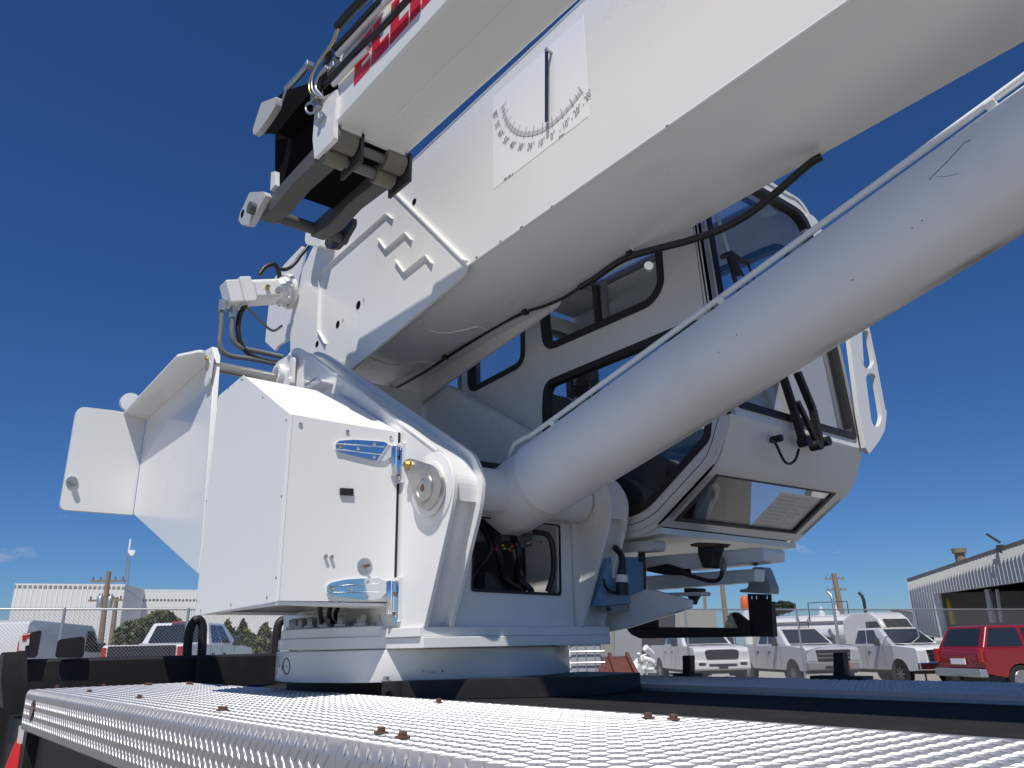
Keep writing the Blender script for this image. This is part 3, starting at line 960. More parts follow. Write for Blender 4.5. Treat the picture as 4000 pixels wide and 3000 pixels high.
# wavy welds on the belly
for c, pts in (('g3', [(975, 635), (945, 690), (980, 760), (1080, 815), (1250, 830), (1440, 795), (1560, 765), (1650, 795)]), ('g3', [(380, 1080), (470, 1130), (600, 1175), (760, 1180), (930, 1140), (1090, 1160)])):
    P = []
    for x, y in pts:
        lo, hi = 1.3, 1.75
        p = on(c, x, y, 2, 1.56)
        for _ in range(4):
            k = min(1, max(0, (p.y - BY0) / (BY1 - BY0)))
            p = on(c, x, y, 2, zb(p.x) + bel(k) - .001)
        P.append(p)
    MB().tube(smooth_path(P, 5), .005, 6).build('weld_bead', 'crane_white', boom, smooth=60)
# rust chips along the lower edge
for c, x, y, L_ in (('c5', 612, 353, .016), ('c5', 465, 452, .010), ('c5', 292, 568, .012), ('c5', 835, 200, .008), ('g1', 280, 684, .008), ('c5', 222, 628, .008)):
    p = on(c, x, y, 1, BY0 - .001)
    MB().bar(p, p + UB * L_, .004, .005, up=(0, 1, 0)).build('rust_chip', 'rust_bolt', boom)
# angle gauge decal
DY = BY0 - .0012
dec = MB().plate(onY('g2', [(862, 530), (1352, 85), (1382, 625), (868, 1022)], DY), (0, .001, 0)).build('gauge_decal', 'decal_white', boom)
PVT = on('d6', 705, 415, 1, DY - .001)
z0 = on('d6', 738, 1010, 1, DY - .001)
r0 = (z0 - PVT).length
k_ = Vector((0, -1, 0))


def dial(a, r):
    r -= .045 * (max(0, a) / R(80)) ** 1.5
    a = a * .945 + R(1.2)
    return PVT + (DN * math.cos(a) - UB * math.sin(a)) * r


ink, gry = MB(), MB()
n = 60
for i in range(n):
    a0, a1 = R(-30 + 110 * i / n), R(-30 + 110 * (i + 1) / n)
    gry.add([dial(a0, r0 - .012), dial(a1, r0 - .012), dial(a1, r0 + .006), dial(a0, r0 + .006)], [(0, 1, 2, 3)])
for a in range(-30, 81, 5):
    L = .050 if a % 10 == 0 else .026
    w = .0011
    A, B = dial(R(a), r0 - L * .65), dial(R(a), r0 + L * .35)
    t = (B - A).normalized().cross(k_) * w
    ink.add([A - t, A + t, B + t, B - t], [(0, 1, 2, 3)])
for a in range(-30, 81, 10):
    rr = r0 + .050
    c = dial(R(a), rr)
    radial = (c - PVT).normalized()
    ux = UB * math.cos(R(a)) + DN * math.sin(R(a))
    s = ('- ' if a < 0 else '') + str(abs(a)) + '\u00b0'
    v_, f_ = text_mesh(s, .043, c, ux, -radial, xs=.70)
    MB().add([v + Vector((0, -.0012, 0)) for v in v_], f_).build('gauge_number', 'decal_ink', dec)
A, B = dial(0, .02), dial(0, r0)
t = UB * .0008
gry.add([A - t, A + t, B + t, B - t], [(0, 1, 2, 3)])
gry.v = [v + Vector((0, -.0005, 0)) for v in gry.v]
ink.v = [v + Vector((0, -.0012, 0)) for v in ink.v]
gry.build('gauge_arc', 'decal_grey', dec)
ink.build('gauge_ticks', 'decal_ink', dec, kind='stuff')
for a, b in (((350, 1455), (422, 1405)), ((795, 1112), (838, 1078))):
    A, B = on('d6', *a, 1, DY - .0015), on('d6', *b, 1, DY - .0015)
    sm = MB()
    nseg = 9
    for i in range(nseg):
        if i % 4 == 3: continue
        sm.bar(A.lerp(B, i / nseg), A.lerp(B, (i + .8) / nseg), .0006, .005, up=(0, 0, 1))
    sm.build('small_print', 'decal_ink', dec)
# pendulum needle standing off the decal
na, nb = on('d6', 693, 410, 1, BY0 - .024), on('d6', 690, 985, 1, BY0 - .024)
nd = MB().plate(fillet([na + Vector((-.008, 0, .01)), na + Vector((.009, 0, .01)), nb + Vector((.008, 0, 0)), nb + Vector((-.007, 0, 0))], .004, 3), (0, .003, 0)).build('gauge_needle', 'needle', boom)
MB().cyl((na.x + .004, BY0, na.z), (na.x + .004, BY0 - .030, na.z), .008, 14).build('needle_pin', 'galv', nd)

# control cable clipped along the boom's underside, hanging free at the right
cab_p = [('g3', 560, 1540), ('g3', 650, 1450), ('g3', 840, 1340), ('g3', 1030, 1230), ('g3', 1240, 1090), ('g3', 1500, 925), ('g3', 1800, 745), ('g3', 2085, 605), ('c5', 780, 915), ('c5', 920, 855), ('c5', 1040, 780)]
cab_q = [('c5', 1040, 780), ('c5', 1150, 715), ('c5', 1290, 615), ('c5', 1410, 555), ('c5', 1600, 500), ('g1', 250, 1338), ('g1', 400, 1300), ('g1', 560, 1245), ('g1', 720, 1160), ('g1', 860, 1052), ('g1', 960, 965), ('g1', 1060, 880), ('g1', 1120, 845)]
cable = thing('control_cable', 'black control cable hanging in a sag below the boom', 'cable', (-2.0, 2.08, 1.5))
cable['label'] = 'black control cable clipped and sagging below the boom in front of the cab'
P = smooth_path([on(c, x, y, 1, 2.09) for c, x, y in cab_p], 6)
MB().tube(P, .0075, 8).build('thin_cable', 'black_hose', cable, smooth=60)
P = smooth_path([on(c, x, y, 1, 2.09 + .05 * max(0, i - 7) / 5) for i, (c, x, y) in enumerate(cab_q)], 6)
MB().tube(P, .014, 10).build('sleeve', 'black_hose', cable, smooth=60)
for c, x, y in (('g3', 620, 1400), ('g3', 1205, 1055), ('c5', 640, 930), ('c5', 1390, 508)):
    p = on(c, x, y, 1, 2.085)
    MB().bar(p + Vector((0, 0, .03)), p + Vector((.012, 0, -.018)), .03, .006, up=(0, 1, 0)).build('cable_clip', 'crane_white', boom, bevel=.002)
    MB().bar(p + Vector((-.005, 0, -.020)), p + Vector((.022, 0, -.022)), .024, .022).build('cable_tie', 'black_rubber', cable)

# winch frame and hanging bracket at the boom's rear
MB().plate(fillet(onY('c2', [(882, 296), (905, 322), (860, 560), (830, 740), (800, 960), (715, 1012), (690, 1052), (645, 1010), (618, 985), (640, 760), (665, 560), (745, 440)], BY0 + .03), .012, 3), (0, .016, 0)).build('winch_plate', 'crane_white', boom, bevel=.004)
MB().plate(fillet(onY('e4', [(1085, 240), (1420, 330), (1400, 625), (1235, 605), (1080, 580), (1050, 480)], BY0 - .10), .012, 3), (0, .085, 0)).build('hanging_bracket', 'crane_white', boom, bevel=.004)

# ------------------------------------------------------------------ winch motor with its pipes
XM = -4.03
mo = thing('winch_motor', 'white hydraulic winch motor with bent steel pipes behind the boom', 'hydraulic motor', (XM, 1.4, 2.1))
FL = on('c2', 800, 622, 0, XM)
EN = on('c2', 330, 645, 0, XM)
AX = (EN - FL)
LL = AX.length
AX.normalize()
MB().lathe([(.105, 0), (.105, .022), (.10, .026), (.08, .028)], FL, AX, 40).build('mount_flange', 'crane_white', mo, smooth=30)
MB().lathe([(.085, .028), (.085, .05), (.078, .055), (.075, .09), (.06, .095)], FL, AX, 32).build('gear_case', 'crane_white', mo, smooth=30)
for k in range(8):
    a = 2 * math.pi * k / 8
    hexbolt(MB(), FL + AX * .028 + Vector((math.cos(a), 0, math.sin(a))) * .092, AX, r=.009, h=.010, wr=0).build('bolt', 'crane_white', mo)
s0, s1 = FL + AX * .085, FL + AX * (LL * .66)
MB().bar(s0, s1, .125, .125).build('motor_body', 'crane_white', mo, bevel=.014)
MB().bar(FL + AX * LL * .28, FL + AX * LL * .62, .155, .09).build('motor_body', 'crane_white', mo, bevel=.008)
MB().bar(s1 - AX * .004, FL + AX * LL * .82, .16, .15).build('port_block', 'crane_white', mo, bevel=.008)
MB().bar(FL + AX * LL * .81, FL + AX * LL, .115, .135).build('end_cap', 'crane_white', mo, bevel=.010)
MB().cyl(FL + AX * LL * .45 + Vector((.07, 0, 0)), FL + AX * LL * .45 + Vector((.10, -.005, 0)), .014, 6).build('fitting', 'brass', mo)
MB().cyl(FL + AX * LL * .28 + Vector((.06, 0, -.02)), FL + AX * LL * .28 + Vector((.10, 0, -.02)), .020, 6).build('fitting', 'galv', mo)
for c, pts, r, mt in (('c2', [(312, 690), (310, 760), (300, 900), (292, 1000), (318, 1060), (380, 1090), (520, 1110), (700, 1145)], .0145, 'grey_metal'),
                      ('c2', [(392, 740), (388, 800), (378, 920), (395, 985), (450, 1030), (560, 1055), (745, 1095)], .0145, 'grey_metal'),
                      ('c2', [(478, 720), (440, 790), (425, 900), (450, 1010), (530, 1090), (640, 1125), (760, 1140)], .0150, 'black_hose'),
                      ('c2', [(490, 740), (540, 790), (600, 850), (650, 895), (690, 905), (740, 870)], .0075, 'grey_metal'),
                      ('c2', [(580, 500), (620, 450), (680, 430), (712, 465), (725, 540), (735, 640), (790, 720)], .014, 'black_hose'),
                      ('e4', [(500, 1130), (560, 1120), (640, 1120), (760, 1060), (870, 950), (960, 820), (1050, 720), (1150, 590), (1240, 440), (1275, 330)], .0115, 'black_hose')):
    P = smooth_path([on(c, x, y, 0, XM + (.11 if c == 'e4' else .0)) for x, y in pts], 6)
    MB().tube(P, r, 10).build('pipe' if mt == 'grey_metal' else 'hose', mt, mo, smooth=60)
for x, y in ((312, 735), (390, 785)):
    p = on('c2', x, y, 0, XM)
    MB().cyl(p + Vector((0, 0, -.025)), p + Vector((0, 0, .04)), .022, 6).build('fitting', 'galv', mo)

# ------------------------------------------------------------------ lift cylinder
lift = thing('lift_cylinder', 'thick white hydraulic lift cylinder rising from the turret under the boom', 'hydraulic cylinder', (-2.25, 1.89, .69))
LD = Vector((1, 0, .263)).normalized()
L0 = Vector((-2.252, 1.89, .7015))
MB().cyl((L0.x, 1.598, L0.z - .01), (L0.x, 2.185, L0.z - .01), .082, 36).build('pivot_eye', 'cylinder_white', lift, smooth=40)
MB().cyl((L0.x, 1.612, L0.z - .01), (L0.x, 1.622, L0.z - .01), .0845, 36).build('eye_seal', 'black_rubber', lift, smooth=40)
MB().lathe([(.10, -.15), (.134, -.115), (.1415, -.03), (.1415, .13), (.139, .15)], L0, LD, 10).build('base_block', 'cylinder_white', lift, bevel=.006)
MB().lathe([(.1405, .12), (.1435, .135), (.1435, .142), (.141, .147), (.141, 3.9)], L0, LD, 72).build('barrel', 'cylinder_white', lift, smooth=30)
SDN = Vector((0, -.53, .848))
UPL = (SDN - LD * SDN.dot(LD)).normalized()
tp_ = [L0 + LD * t + UPL * r for t, r in ((.04, .13), (.07, .152), (.11, .168), (.15, .166), (.20, .157), (.4, .156), (1.5, .156), (3.9, .158))]
MB().tube(tp_, .0095, 10).build('hard_line', 'cylinder_white', lift, smooth=60)
for t in (.32, 1.1, 1.9, 2.6):
    c = L0 + LD * t + UPL * .148
    MB().bar(c - LD * .012, c + LD * .012, .03, .022, up=UPL).build('line_clamp', 'cylinder_white', lift, bevel=.003)

# grease streak along the barrel's lowest side, a scratch, specks
YV = Vector((0, 1, 0))
ZL = LD.cross(YV).normalized()
if ZL.z < 0: ZL = -ZL
m = MB()
fd_ = []
na_, nt_ = 9, 40
for i in range(nt_):
    t = .45 + 2.2 * i / (nt_ - 1)
    for j in range(na_):
        a = R(-96 + 34 * j / (na_ - 1))
        m.v.append(L0 + LD * t + (YV * -math.sin(a + R(90)) * 0 + YV * math.cos(a) + ZL * math.sin(a)) * .1416)
        fd_.append(math.sin(math.pi * i / (nt_ - 1)) * math.sin(math.pi * j / (na_ - 1)) ** 1.5)
for i in range(nt_ - 1):
    for j in range(na_ - 1):
        m.f.append((i * na_ + j, i * na_ + j + 1, (i + 1) * na_ + j + 1, (i + 1) * na_ + j))
so = m.build('grease_streak', 'grease_stain', lift, smooth=60)
at_ = so.data.attributes.new('fade', 'FLOAT', 'POINT')
at_.data.foreach_set('value', fd_)


def on_barrel(c, x, y, r=.1412):
    d = Vector(ray(c, x, y))
    o = Vector(CAM) - L0
    dp_, op_ = d - LD * d.dot(LD), o - LD * o.dot(LD)
    a, b, c2 = dp_.dot(dp_), 2 * dp_.dot(op_), op_.dot(op_) - r * r
    t = (-b - math.sqrt(max(0, b * b - 4 * a * c2))) / (2 * a)
    return Vector(CAM) + d * t


for pts, w in (([(1700, 972), (1745, 925), (1800, 870), (1850, 815), (1890, 772)], .0009), ([(1740, 955), (1800, 952), (1860, 935)], .0005), ([(1890, 772), (1925, 755)], .0009)):
    MB().tube([on_barrel('g1', x, y) for x, y in pts], w, 5).build('scratch', 'rust_bolt', lift)
for c, x, y in (('c6', 1847, 298), ('c6', 1775, 352), ('c6', 1335, 727), ('c6', 512, 1122), ('c6', 383, 1247), ('g1', 1290, 1510)):
    p = on_barrel(c, x, y)
    MB().lathe([(.0018, 0), (.001, .0006)], p, (Vector(CAM) - p), 7).build('speck', 'rust_bolt', lift)

# ------------------------------------------------------------------ stowed jib
JN, JF, JZ = 1.035, 1.345, 1.98
jib = thing('stowed_jib', 'white box section jib with red lettering stowed beside the boom', 'crane jib', (-2.3, 1.2, 1.98))
XJ = -2.25
sc_ = [(JN + .01, JZ), (JF - .01, JZ), (JF, JZ + .01), (JF, 2.35), (JF - .01, 2.36), (JN + .01, 2.36), (JN, 2.35), (JN, JZ + .01)]
MB().plate([[Vector((XJ, y, z)) for y, z in sc_], [Vector((XJ, y, z)) for y, z in ((JN + .012, JZ + .012), (JF - .012, JZ + .012), (JF - .012, 2.348), (JN + .012, 2.348))]], (3.4, 0, 0)).build('jib_tube', 'crane_white', jib, smooth=40)
MB().tube([(XJ + .05, 1.19, JZ), (1.1, 1.19, JZ)], .003, 6).build('weld_bead', 'crane_white', jib, smooth=60)
# lettering: E L L I O T T
LZ0, LZ1 = 2.062, 2.236
lt = MB()


def lbox(x0, x1, a, b):
    h = LZ1 - LZ0
    lt.box((x0, JN - .0018, LZ0 + a * h), (x1, JN - .0002, LZ0 + b * h))


lx = -2.118
for ch in 'ELLIOTT':
    w = .117
    if ch == 'E':
        lbox(lx, lx + .05, 0, 1); lbox(lx + .05, lx + w, 0, .26); lbox(lx + .05, lx + w * .92, .38, .62); lbox(lx + .05, lx + w, .74, 1)
    elif ch == 'L':
        lbox(lx, lx + .055, 0, 1); lbox(lx + .055, lx + w, 0, .34)
    elif ch == 'I':
        w = .062; lbox(lx, lx + w, 0, 1)
    elif ch == 'O':
        lbox(lx, lx + .045, 0, 1); lbox(lx + .075, lx + w, 0, 1); lbox(lx + .045, lx + .075, 0, .26); lbox(lx + .045, lx + .075, .74, 1)
    elif ch == 'T':
        lbox(lx + .035, lx + .085, 0, .7); lbox(lx, lx + w, .7, 1)
    lx += w + .009
lt.build('red_lettering', 'red_letter', jib)
# rails and hoses along the near side
for pts, r, mt, y_, nm in (([(1140, 392), (1320, 200), (1500, 5), (1560, -60)], .011, 'crane_white', 1.015, 'rail'),
                           ([(1115, 355), (1290, 170), (1450, -5)], .010, 'black_hose', 1.0, 'hose'),
                           ([(1010, 645), (1130, 520), (1290, 350), (1440, 220), (1640, 5), (1720, -80)], .011, 'black_hose', 1.01, 'hose'),
                           ([(1110, 610), (1260, 450), (1360, 350)], .010, 'crane_white', 1.02, 'rail'),
                           ([(1140, 195), (1230, 90), (1330, -10), (1420, -100)], .017, 'black_hose', .99, 'hose'),
                           ([(1145, 205), (1105, 320), (1020, 430), (945, 560), (940, 660), (985, 700)], .0045, 'brass', .985, 'wire'),
                           ([(1135, 215), (1085, 330), (1000, 450), (960, 560), (960, 650), (1010, 700)], .0045, 'galv', .985, 'wire'),
                           ([(1060, 480), (1005, 560), (985, 640), (1030, 700)], .008, 'galv', .99, 'hose'),
                           ([(770, 640), (850, 560), (930, 468)], .013, 'galv', 1.06, 'strut'),
                           ([(745, 725), (775, 640)], .007, 'galv', 1.06, 'strut'),
                           ([(1090, 370), (1060, 470), (1030, 560), (1010, 640)], .013, 'black_hose', 1.0, 'hose')):
    P = smooth_path(onY('c1', pts, y_), 6)
    MB().tube(P, r, 10).build(nm, mt, jib, smooth=60)
for x, y, w in ((985, 690, .05), (1000, 760, .035), (1110, 470, .05), (930, 465, .03), (1060, 500, .03), (1010, 850, .03)):
    p = on('c1', x, y, 1, 1.012)
    MB().box((p.x - w * .6, 1.0, p.z - w * .4), (p.x + w * .4, 1.034, p.z + w * .4)).build('fitting', 'galv', jib, bevel=.004)
P = onY('c1', [(945 + 34 * math.cos(a), 780 + 38 * math.sin(a)) for a in np.linspace(0, 2 * math.pi, 14, endpoint=False)], 1.01)
MB().tube(P, .005, 8, closed=True).build('ring_eye', 'galv', jib, smooth=60)
# end frame; near-black sheets stand in for its shaded inside
MB().plate(fillet(onY('c1', [(1138, 640), (1112, 905), (1112, 1000), (972, 1145), (960, 1000), (975, 800), (1040, 700)], JN - .012), .01, 3), (0, .018, 0)).build('end_plate', 'crane_white', jib, bevel=.003)
MB().plate(onY('c1', [(690, 960), (690, 1400), (960, 1165), (1120, 1200), (1120, 1000), (1100, 640), (960, 590), (760, 655), (700, 705), (575, 955)], 1.135), (0, .012, 0)).build('inner_shade_plate', 'recess_shade', jib)
MB().box((-2.9, JN + .02, 2.33), (XJ, JF - .014, 2.345)).build('top_plate', 'recess_shade', jib)
MB().box((-2.76, 1.11, 1.962), (-2.26, 1.285, 1.974)).build('web_plate', 'recess_shade', jib)  # black sheet added where the gap between the arms lies in shade
for yc_, w in ((1.075, .075), (1.315, .065)):
    MB().plate([Vector((x, yc_ - w / 2, z)) for x, z in ((-2.28, 1.985), (-2.34, 1.895), (-2.62, 1.915), (-2.80, 1.895), (-2.98, 1.925), (-2.98, 1.985))], (0, w, 0)).build('fork_arm', 'fork_grey', jib, bevel=.004)
MB().cyl((-2.955, .985, 1.955), (-2.955, 1.45, 1.955), .027, 20).build('cross_tube', 'fork_grey', jib, smooth=40)
MB().plate(fillet(onY('c1', [(505, 1385), (612, 1378), (622, 1410), (500, 1622), (445, 1618), (425, 1580), (440, 1525)], 1.01), .012, 3), (0, .028, 0)).build('lug', 'lug_grey', jib, bevel=.004)
lh = on('c1', 455, 1537, 1, 1.009)
MB().lathe([(.019, 0), (.019, .001)], lh, (0, -1, 0), 18).build('pin_hole_disc', 'recess_shade', jib)  # black disc on the surface, painted for the hole's shade
MB().plate(fillet(onY('c1', [(702, 695), (590, 740), (528, 935), (535, 972), (570, 945), (640, 850), (695, 760)], 1.045), .01, 3), (0, .028, 0)).build('lug', 'lug_grey', jib, bevel=.004)
fl = fillet(onY('c2', [(1060, 215), (1250, 90), (1250, 140), (1180, 260), (1120, 318), (1060, 315), (1045, 280)], 1.42), .012, 3)
fh = onY('c2', [(1096 + 12 * math.cos(a), 252 + 24 * math.sin(a)) for a in np.linspace(0, 2 * math.pi, 14, endpoint=False)], 1.42)
MB().plate([fl, fh], (0, .022, 0)).build('lug', 'dark_grey', jib, bevel=.003)
MB().plate(onY('c1', [(662, 1240), (690, 1232), (690, 1330), (655, 1372)], 1.04), (0, .02, 0)).build('lug', 'crane_white', jib)
# guide rollers under the end
for dy in (1.045, 1.255):
    MB().cyl((-2.285, dy, 1.945), (-2.285, dy + .085, 1.945), .042, 24).build('guide_roller', 'roller', jib, smooth=40)
    MB().cyl((-2.345, dy - .005, 1.905), (-2.345, dy + .075, 1.905), .036, 24).build('guide_roller', 'roller', jib, smooth=40)
    MB().box((-2.40, dy + .092, 1.86), (-2.24, dy + .104, 1.985)).build('roller_bracket', 'dark_grey', jib)
MB().cyl((-2.29, 1.05, 1.945), (-2.29, 1.34, 1.945), .020, 16).build('roller_shaft', 'grey_metal', jib, smooth=40)
MB().cyl((-2.345, 1.05, 1.905), (-2.345, 1.34, 1.905), .022, 16).build('roller_shaft', 'grey_metal', jib, smooth=40)
MB().box((-2.30, JN + .02, 1.965), (-2.24, JF - .02, 1.985)).build('wear_pad', 'crane_white', jib)
for pts, mt in (([(820, 1142), (880, 1110), (930, 1070), (955, 1020), (940, 990)], 'brass'), ([(830, 1155), (900, 1130), (945, 1085)], 'galv')):
    MB().tube(smooth_path(onY('c1', pts, 1.25), 5), .006, 8).build('wire', mt, jib, smooth=60)

# ------------------------------------------------------------------ operator's cab
CN, CFY, CFX = 2.36, 3.32, -1.61
cab = thing('operator_cab', 'white operator cab with black rubber framed windows behind the lift cylinder', 'crane cab', (-2.4, 2.8, .55))
prof = [(-3.35, .80), (-3.22, .552), (-2.10, .548), (-1.99, .577), (-1.70, .762), (-1.645, .855), (CFX, .94), (CFX - .055, 2.07), (-3.35, 2.07)]
outer = fillet([Vector((x, 0, z)) for x, z in prof], [.05, .06, .06, .05, .05, .04, 0, 0, 0])


def px2(c, pts): return [Vector((p.x, 0, p.z)) for p in onY(c, pts, CN)]


W1 = fillet([Vector((-3.24, 0, 1.452)), Vector((-2.775, 0, 1.482)), Vector((-2.765, 0, 1.93)), Vector((-3.24, 0, 1.93))], .07)
w2 = px2('c5', [(768, 1000), (790, 1235), (1560, 895), (1640, 760)])
W2 = fillet([w2[0], w2[1], w2[2], w2[3], Vector((-1.862, 0, 1.95)), Vector((-2.63, 0, 1.95))], [0, .08, .09, .04, .06, .06])
W3 = fillet(px2('c5', [(785, 1640), (795, 1470), (1830, 1040)]) + px2('c6', [(330, 1020)]) + px2('c8', [(870, 120), (860, 210), (400, 722), (225, 778)]) + px2('c7', [(950, 945), (800, 800)]), [.03, .09, .06, .05, .05, .08, .07, .05, .08, .05])


def shrink(loop, d):
    c = sum(loop, Vector()) / len(loop)
    n = len(loop)
    out = []
    for i in range(n):
        t = (loop[(i + 1) % n] - loop[i - 1]).normalized()
        nn = Vector((-t.z, 0, t.x))
        if nn.dot(c - loop[i]) < 0: nn = -nn
        out.append(loop[i] + nn * d)
    return out


def yl(loop, y): return [Vector((p.x, y, p.z)) for p in loop]


WF = fillet([Vector((-3.22, 0, 1.55)), Vector((-1.80, 0, 1.55)), Vector((-1.80, 0, 2.06)), Vector((-3.22, 0, 2.06))], .12)
WL = fillet([Vector((x, 0, z)) for x, z in ((-2.75, .64), (-2.06, .64), (-1.88, .76), (-1.82, .93), (-2.75, .93))], .04)
for y, e in ((CN, 1), (CFY, -1)):
    wins = (W1, W2, W3) if e == 1 else (WF, WF, WL)
    MB().plate([yl(outer, y)] + [yl(w, y) for w in (wins if e == 1 else (WF, WL))], (0, .03 * e, 0)).build('side_wall', 'cab_white', cab)
    for k, W in enumerate(wins):
        if e == -1 and k == 0: continue
        big, small = shrink(W, -.010), shrink(W, .026 if k == 1 else .020)
        wd = MB().plate([yl(big, y - .006 * e), yl(small, y - .006 * e)], (0, .042 * e, 0)).build('window_seal', 'black_rubber', cab, bevel=.003)
        MB().plate(yl(small, y + .012 * e), (0, .004 * e, 0)).build('pane', 'cab_glass', wd)
        if k == 1:
            ctr = [on('c5', 1155, 770, 1, y + .010), on('c5', 1178, 1040, 1, y + .010)] if e == 1 else [Vector((-2.25, y - .02, 1.48)), Vector((-2.25, y - .02, 1.82))]
            MB().bar(ctr[0], ctr[1], .030, .022, up=(0, 1, 0)).build('slider_bar', 'dark_plastic', wd)
            c2_ = [p + Vector((.045, .008 * e, 0)) for p in ctr]
            MB().bar(c2_[0], c2_[1], .026, .016, up=(0, 1, 0)).build('slider_bar', 'grey_metal', wd)
    # door outline groove and edge bead
    ed = shrink(outer, .022)
    MB().tube(yl(ed, y - .001 * e), .0045, 6, closed=True).build('edge_bead', 'cab_white', cab, smooth=60)
    MB().tube(yl(shrink(outer, .052), y - .0005 * e), .0016, 6, closed=True).build('door_gap', 'dark_grey', cab, smooth=60)
# roof with rounded long edges
rp, ri = [], []
for k in range(7):
    a = R(90) * k / 6
    rp.append((CN + .13 - .13 * math.cos(a), 2.07 + .13 * math.sin(a)))
for k in range(7):
    a = R(90) * (6 - k) / 6
    rp.append((CFY - .13 + .13 * math.cos(a), 2.07 + .13 * math.sin(a)))
ri = [(y + (.02 if y < 2.8 else -.02) * (1 if z < 2.14 else .6), z - .02 if z > 2.08 else z) for y, z in rp]
RX0, RX1, RY0, RY1 = -2.95, -1.80, 2.55, 3.12  # roof opening and its pane added to let sun brighten the cab
rL = [p for p in rp if p[0] < 2.8] + [(RY0, 2.2)]
rR = [(RY1, 2.2)] + [p for p in rp if p[0] > 2.8]
for seg in (rL, rR):
    low = [(y, z - .02) if 2.5 < y < 3.18 else (y + (.02 if y < 2.8 else -.02), z - (.012 if z > 2.08 else 0)) for y, z in seg]
    MB().plate([Vector((-3.35, y, z)) for y, z in seg + low[::-1]], (3.35 + CFX - .055, 0, 0)).build('roof', 'cab_white', cab, smooth=35)
for x0, x1 in ((-3.35, RX0), (RX1, CFX - .055)):
    MB().box((x0, RY0, 2.18), (x1, RY1, 2.2)).build('roof', 'cab_white', cab)
rwn = MB().plate([[Vector((x, y, 2.176)) for x, y in ((RX0, RY0), (RX1, RY0), (RX1, RY1), (RX0, RY1))], [Vector((x, y, 2.176)) for x, y in ((RX0 + .03, RY0 + .03), (RX1 - .03, RY0 + .03), (RX1 - .03, RY1 - .03), (RX0 + .03, RY1 - .03))]], (0, 0, .03)).build('sun_opening_seal', 'black_rubber', cab)
MB().box((RX0 + .02, RY0 + .02, 2.188), (RX1 - .02, RY1 - .02, 2.192)).build('pane', 'clear_glass', rwn)
# front: windshield frame with rounded top
def fx(z): return CFX - .055 * (z - .94) / 1.13


fo = [Vector((fx(z), y, z)) for y, z in [(CN, .94)] + rp + [(CFY, .94)]]
fh = fillet([Vector((fx(z), y, z)) for y, z in ((CN + .055, .985), (CFY - .055, .985), (CFY - .055, 2.12), (CN + .055, 2.12))], [.03, .03, .12, .12])
MB().plate([fo, fh], (-.03, 0, 0)).build('front_wall', 'cab_white', cab)
fh2 = [Vector((p.x, p.y + (.018 if p.y < 2.8 else -.018), p.z + (.018 if p.z < 1.4 else -.018))) for p in fh]
ws = MB().plate([[p + Vector((.008, 0, 0)) for p in [Vector((q_.x, q_.y + (-.012 if q_.y < 2.8 else .012), q_.z + (-.012 if q_.z < 1.4 else .012))) for q_ in fh]], [p + Vector((.008, 0, 0)) for p in fh2]], (-.044, 0, 0)).build('windshield_seal', 'black_rubber', cab, bevel=.003)
MB().plate([p + Vector((-.012, 0, 0)) for p in fh2], (-.005, 0, 0)).build('pane', 'clear_glass', ws)
# nose below the windshield, sloping back to the floor, with a lower window
m = MB()
nz = [(CFX, .94), (-1.622, .905), (-1.645, .855), (-1.668, .805), (-1.70, .762)]
for (xa, za), (xb, zb_) in zip(nz[:-1], nz[1:]):
    m.add([(xa, CN, za), (xa, CFY, za), (xb, CFY, zb_), (xb, CN, zb_)], [(0, 1, 2, 3)])
m.build('nose_panel', 'cab_white', cab, smooth=40, weld=True)
NP, NN = (-1.70, 0, .762), (.185, 0, -.29)
NNv = Vector(NN).normalized()
np_ = [Vector((x, y, z)) for x, y, z in ((-1.70, CN, .762), (-1.70, CFY, .762), (-1.99, CFY, .577), (-1.99, CN, .577))]
nw = onP('c8', [(925, 472), (1765, 603), (1482, 888), (632, 795)], NP, NN)
c_ = sum(nw, Vector()) / 4
lim = [Vector((min(max(p.x, -1.985), -1.705), min(max(p.y, CN + .02), CFY - .02), 0)) for p in nw]
nw = [Vector((p.x, p.y, .762 + (p.x + 1.70) * (.185 / .29))) for p in lim]
MB().plate([np_, nw], -NNv * .012).build('nose_panel', 'cab_white', cab)
nps = MB().plate([[p + (p - c_).normalized() * .012 + NNv * .003 for p in nw], [p - (p - c_).normalized() * .012 + NNv * .003 for p in nw]], -NNv * .012).build('lower_window_seal', 'dark_grey', cab)
MB().plate([p - NNv * .006 for p in nw], -NNv * .004).build('pane', 'clear_glass', nps)
st = onP('c8', [(1390, 592), (1700, 642), (1478, 880), (1160, 842)], np.array(NP) - np.array(NNv) * .014, NN)
stk = MB().plate(st, -NNv * .001).build('notice_sheet', 'paper', nps)
ik = MB()
for r_ in range(9):
    for s_ in range(2):
        u0, u1 = (.08, .48) if s_ == 0 else (.54, .60 + .32 * random.random())
        v0 = .08 + r_ * .10
        def bl(u, v): return (st[0] * (1 - u) + st[1] * u) * (1 - v) + (st[3] * (1 - u) + st[2] * u) * v + NNv * .0008
        ik.add([bl(u0, v0), bl(u1, v0), bl(u1, v0 + .045), bl(u0, v0 + .045)], [(0, 1, 2, 3)])
ik.build('printed_lines', 'paper_ink', stk)
MB().plate(fillet(onP('c8', [(870, 548), (950, 560), (935, 620), (850, 812), (748, 802), (850, 610)], np.array(NP) - np.array(NNv) * .08, NN), .01), -NNv * .02).build('pedal', 'grey_metal', cab)
MB().box((-3.22, CN + .01, .548), (-1.99, CFY - .01, .572)).build('floor', 'cab_white', cab)
MB().box((-3.18, CN + .03, .576), (-2.02, CFY - .03, .60)).build('floor_mat', 'cab_dark', cab)
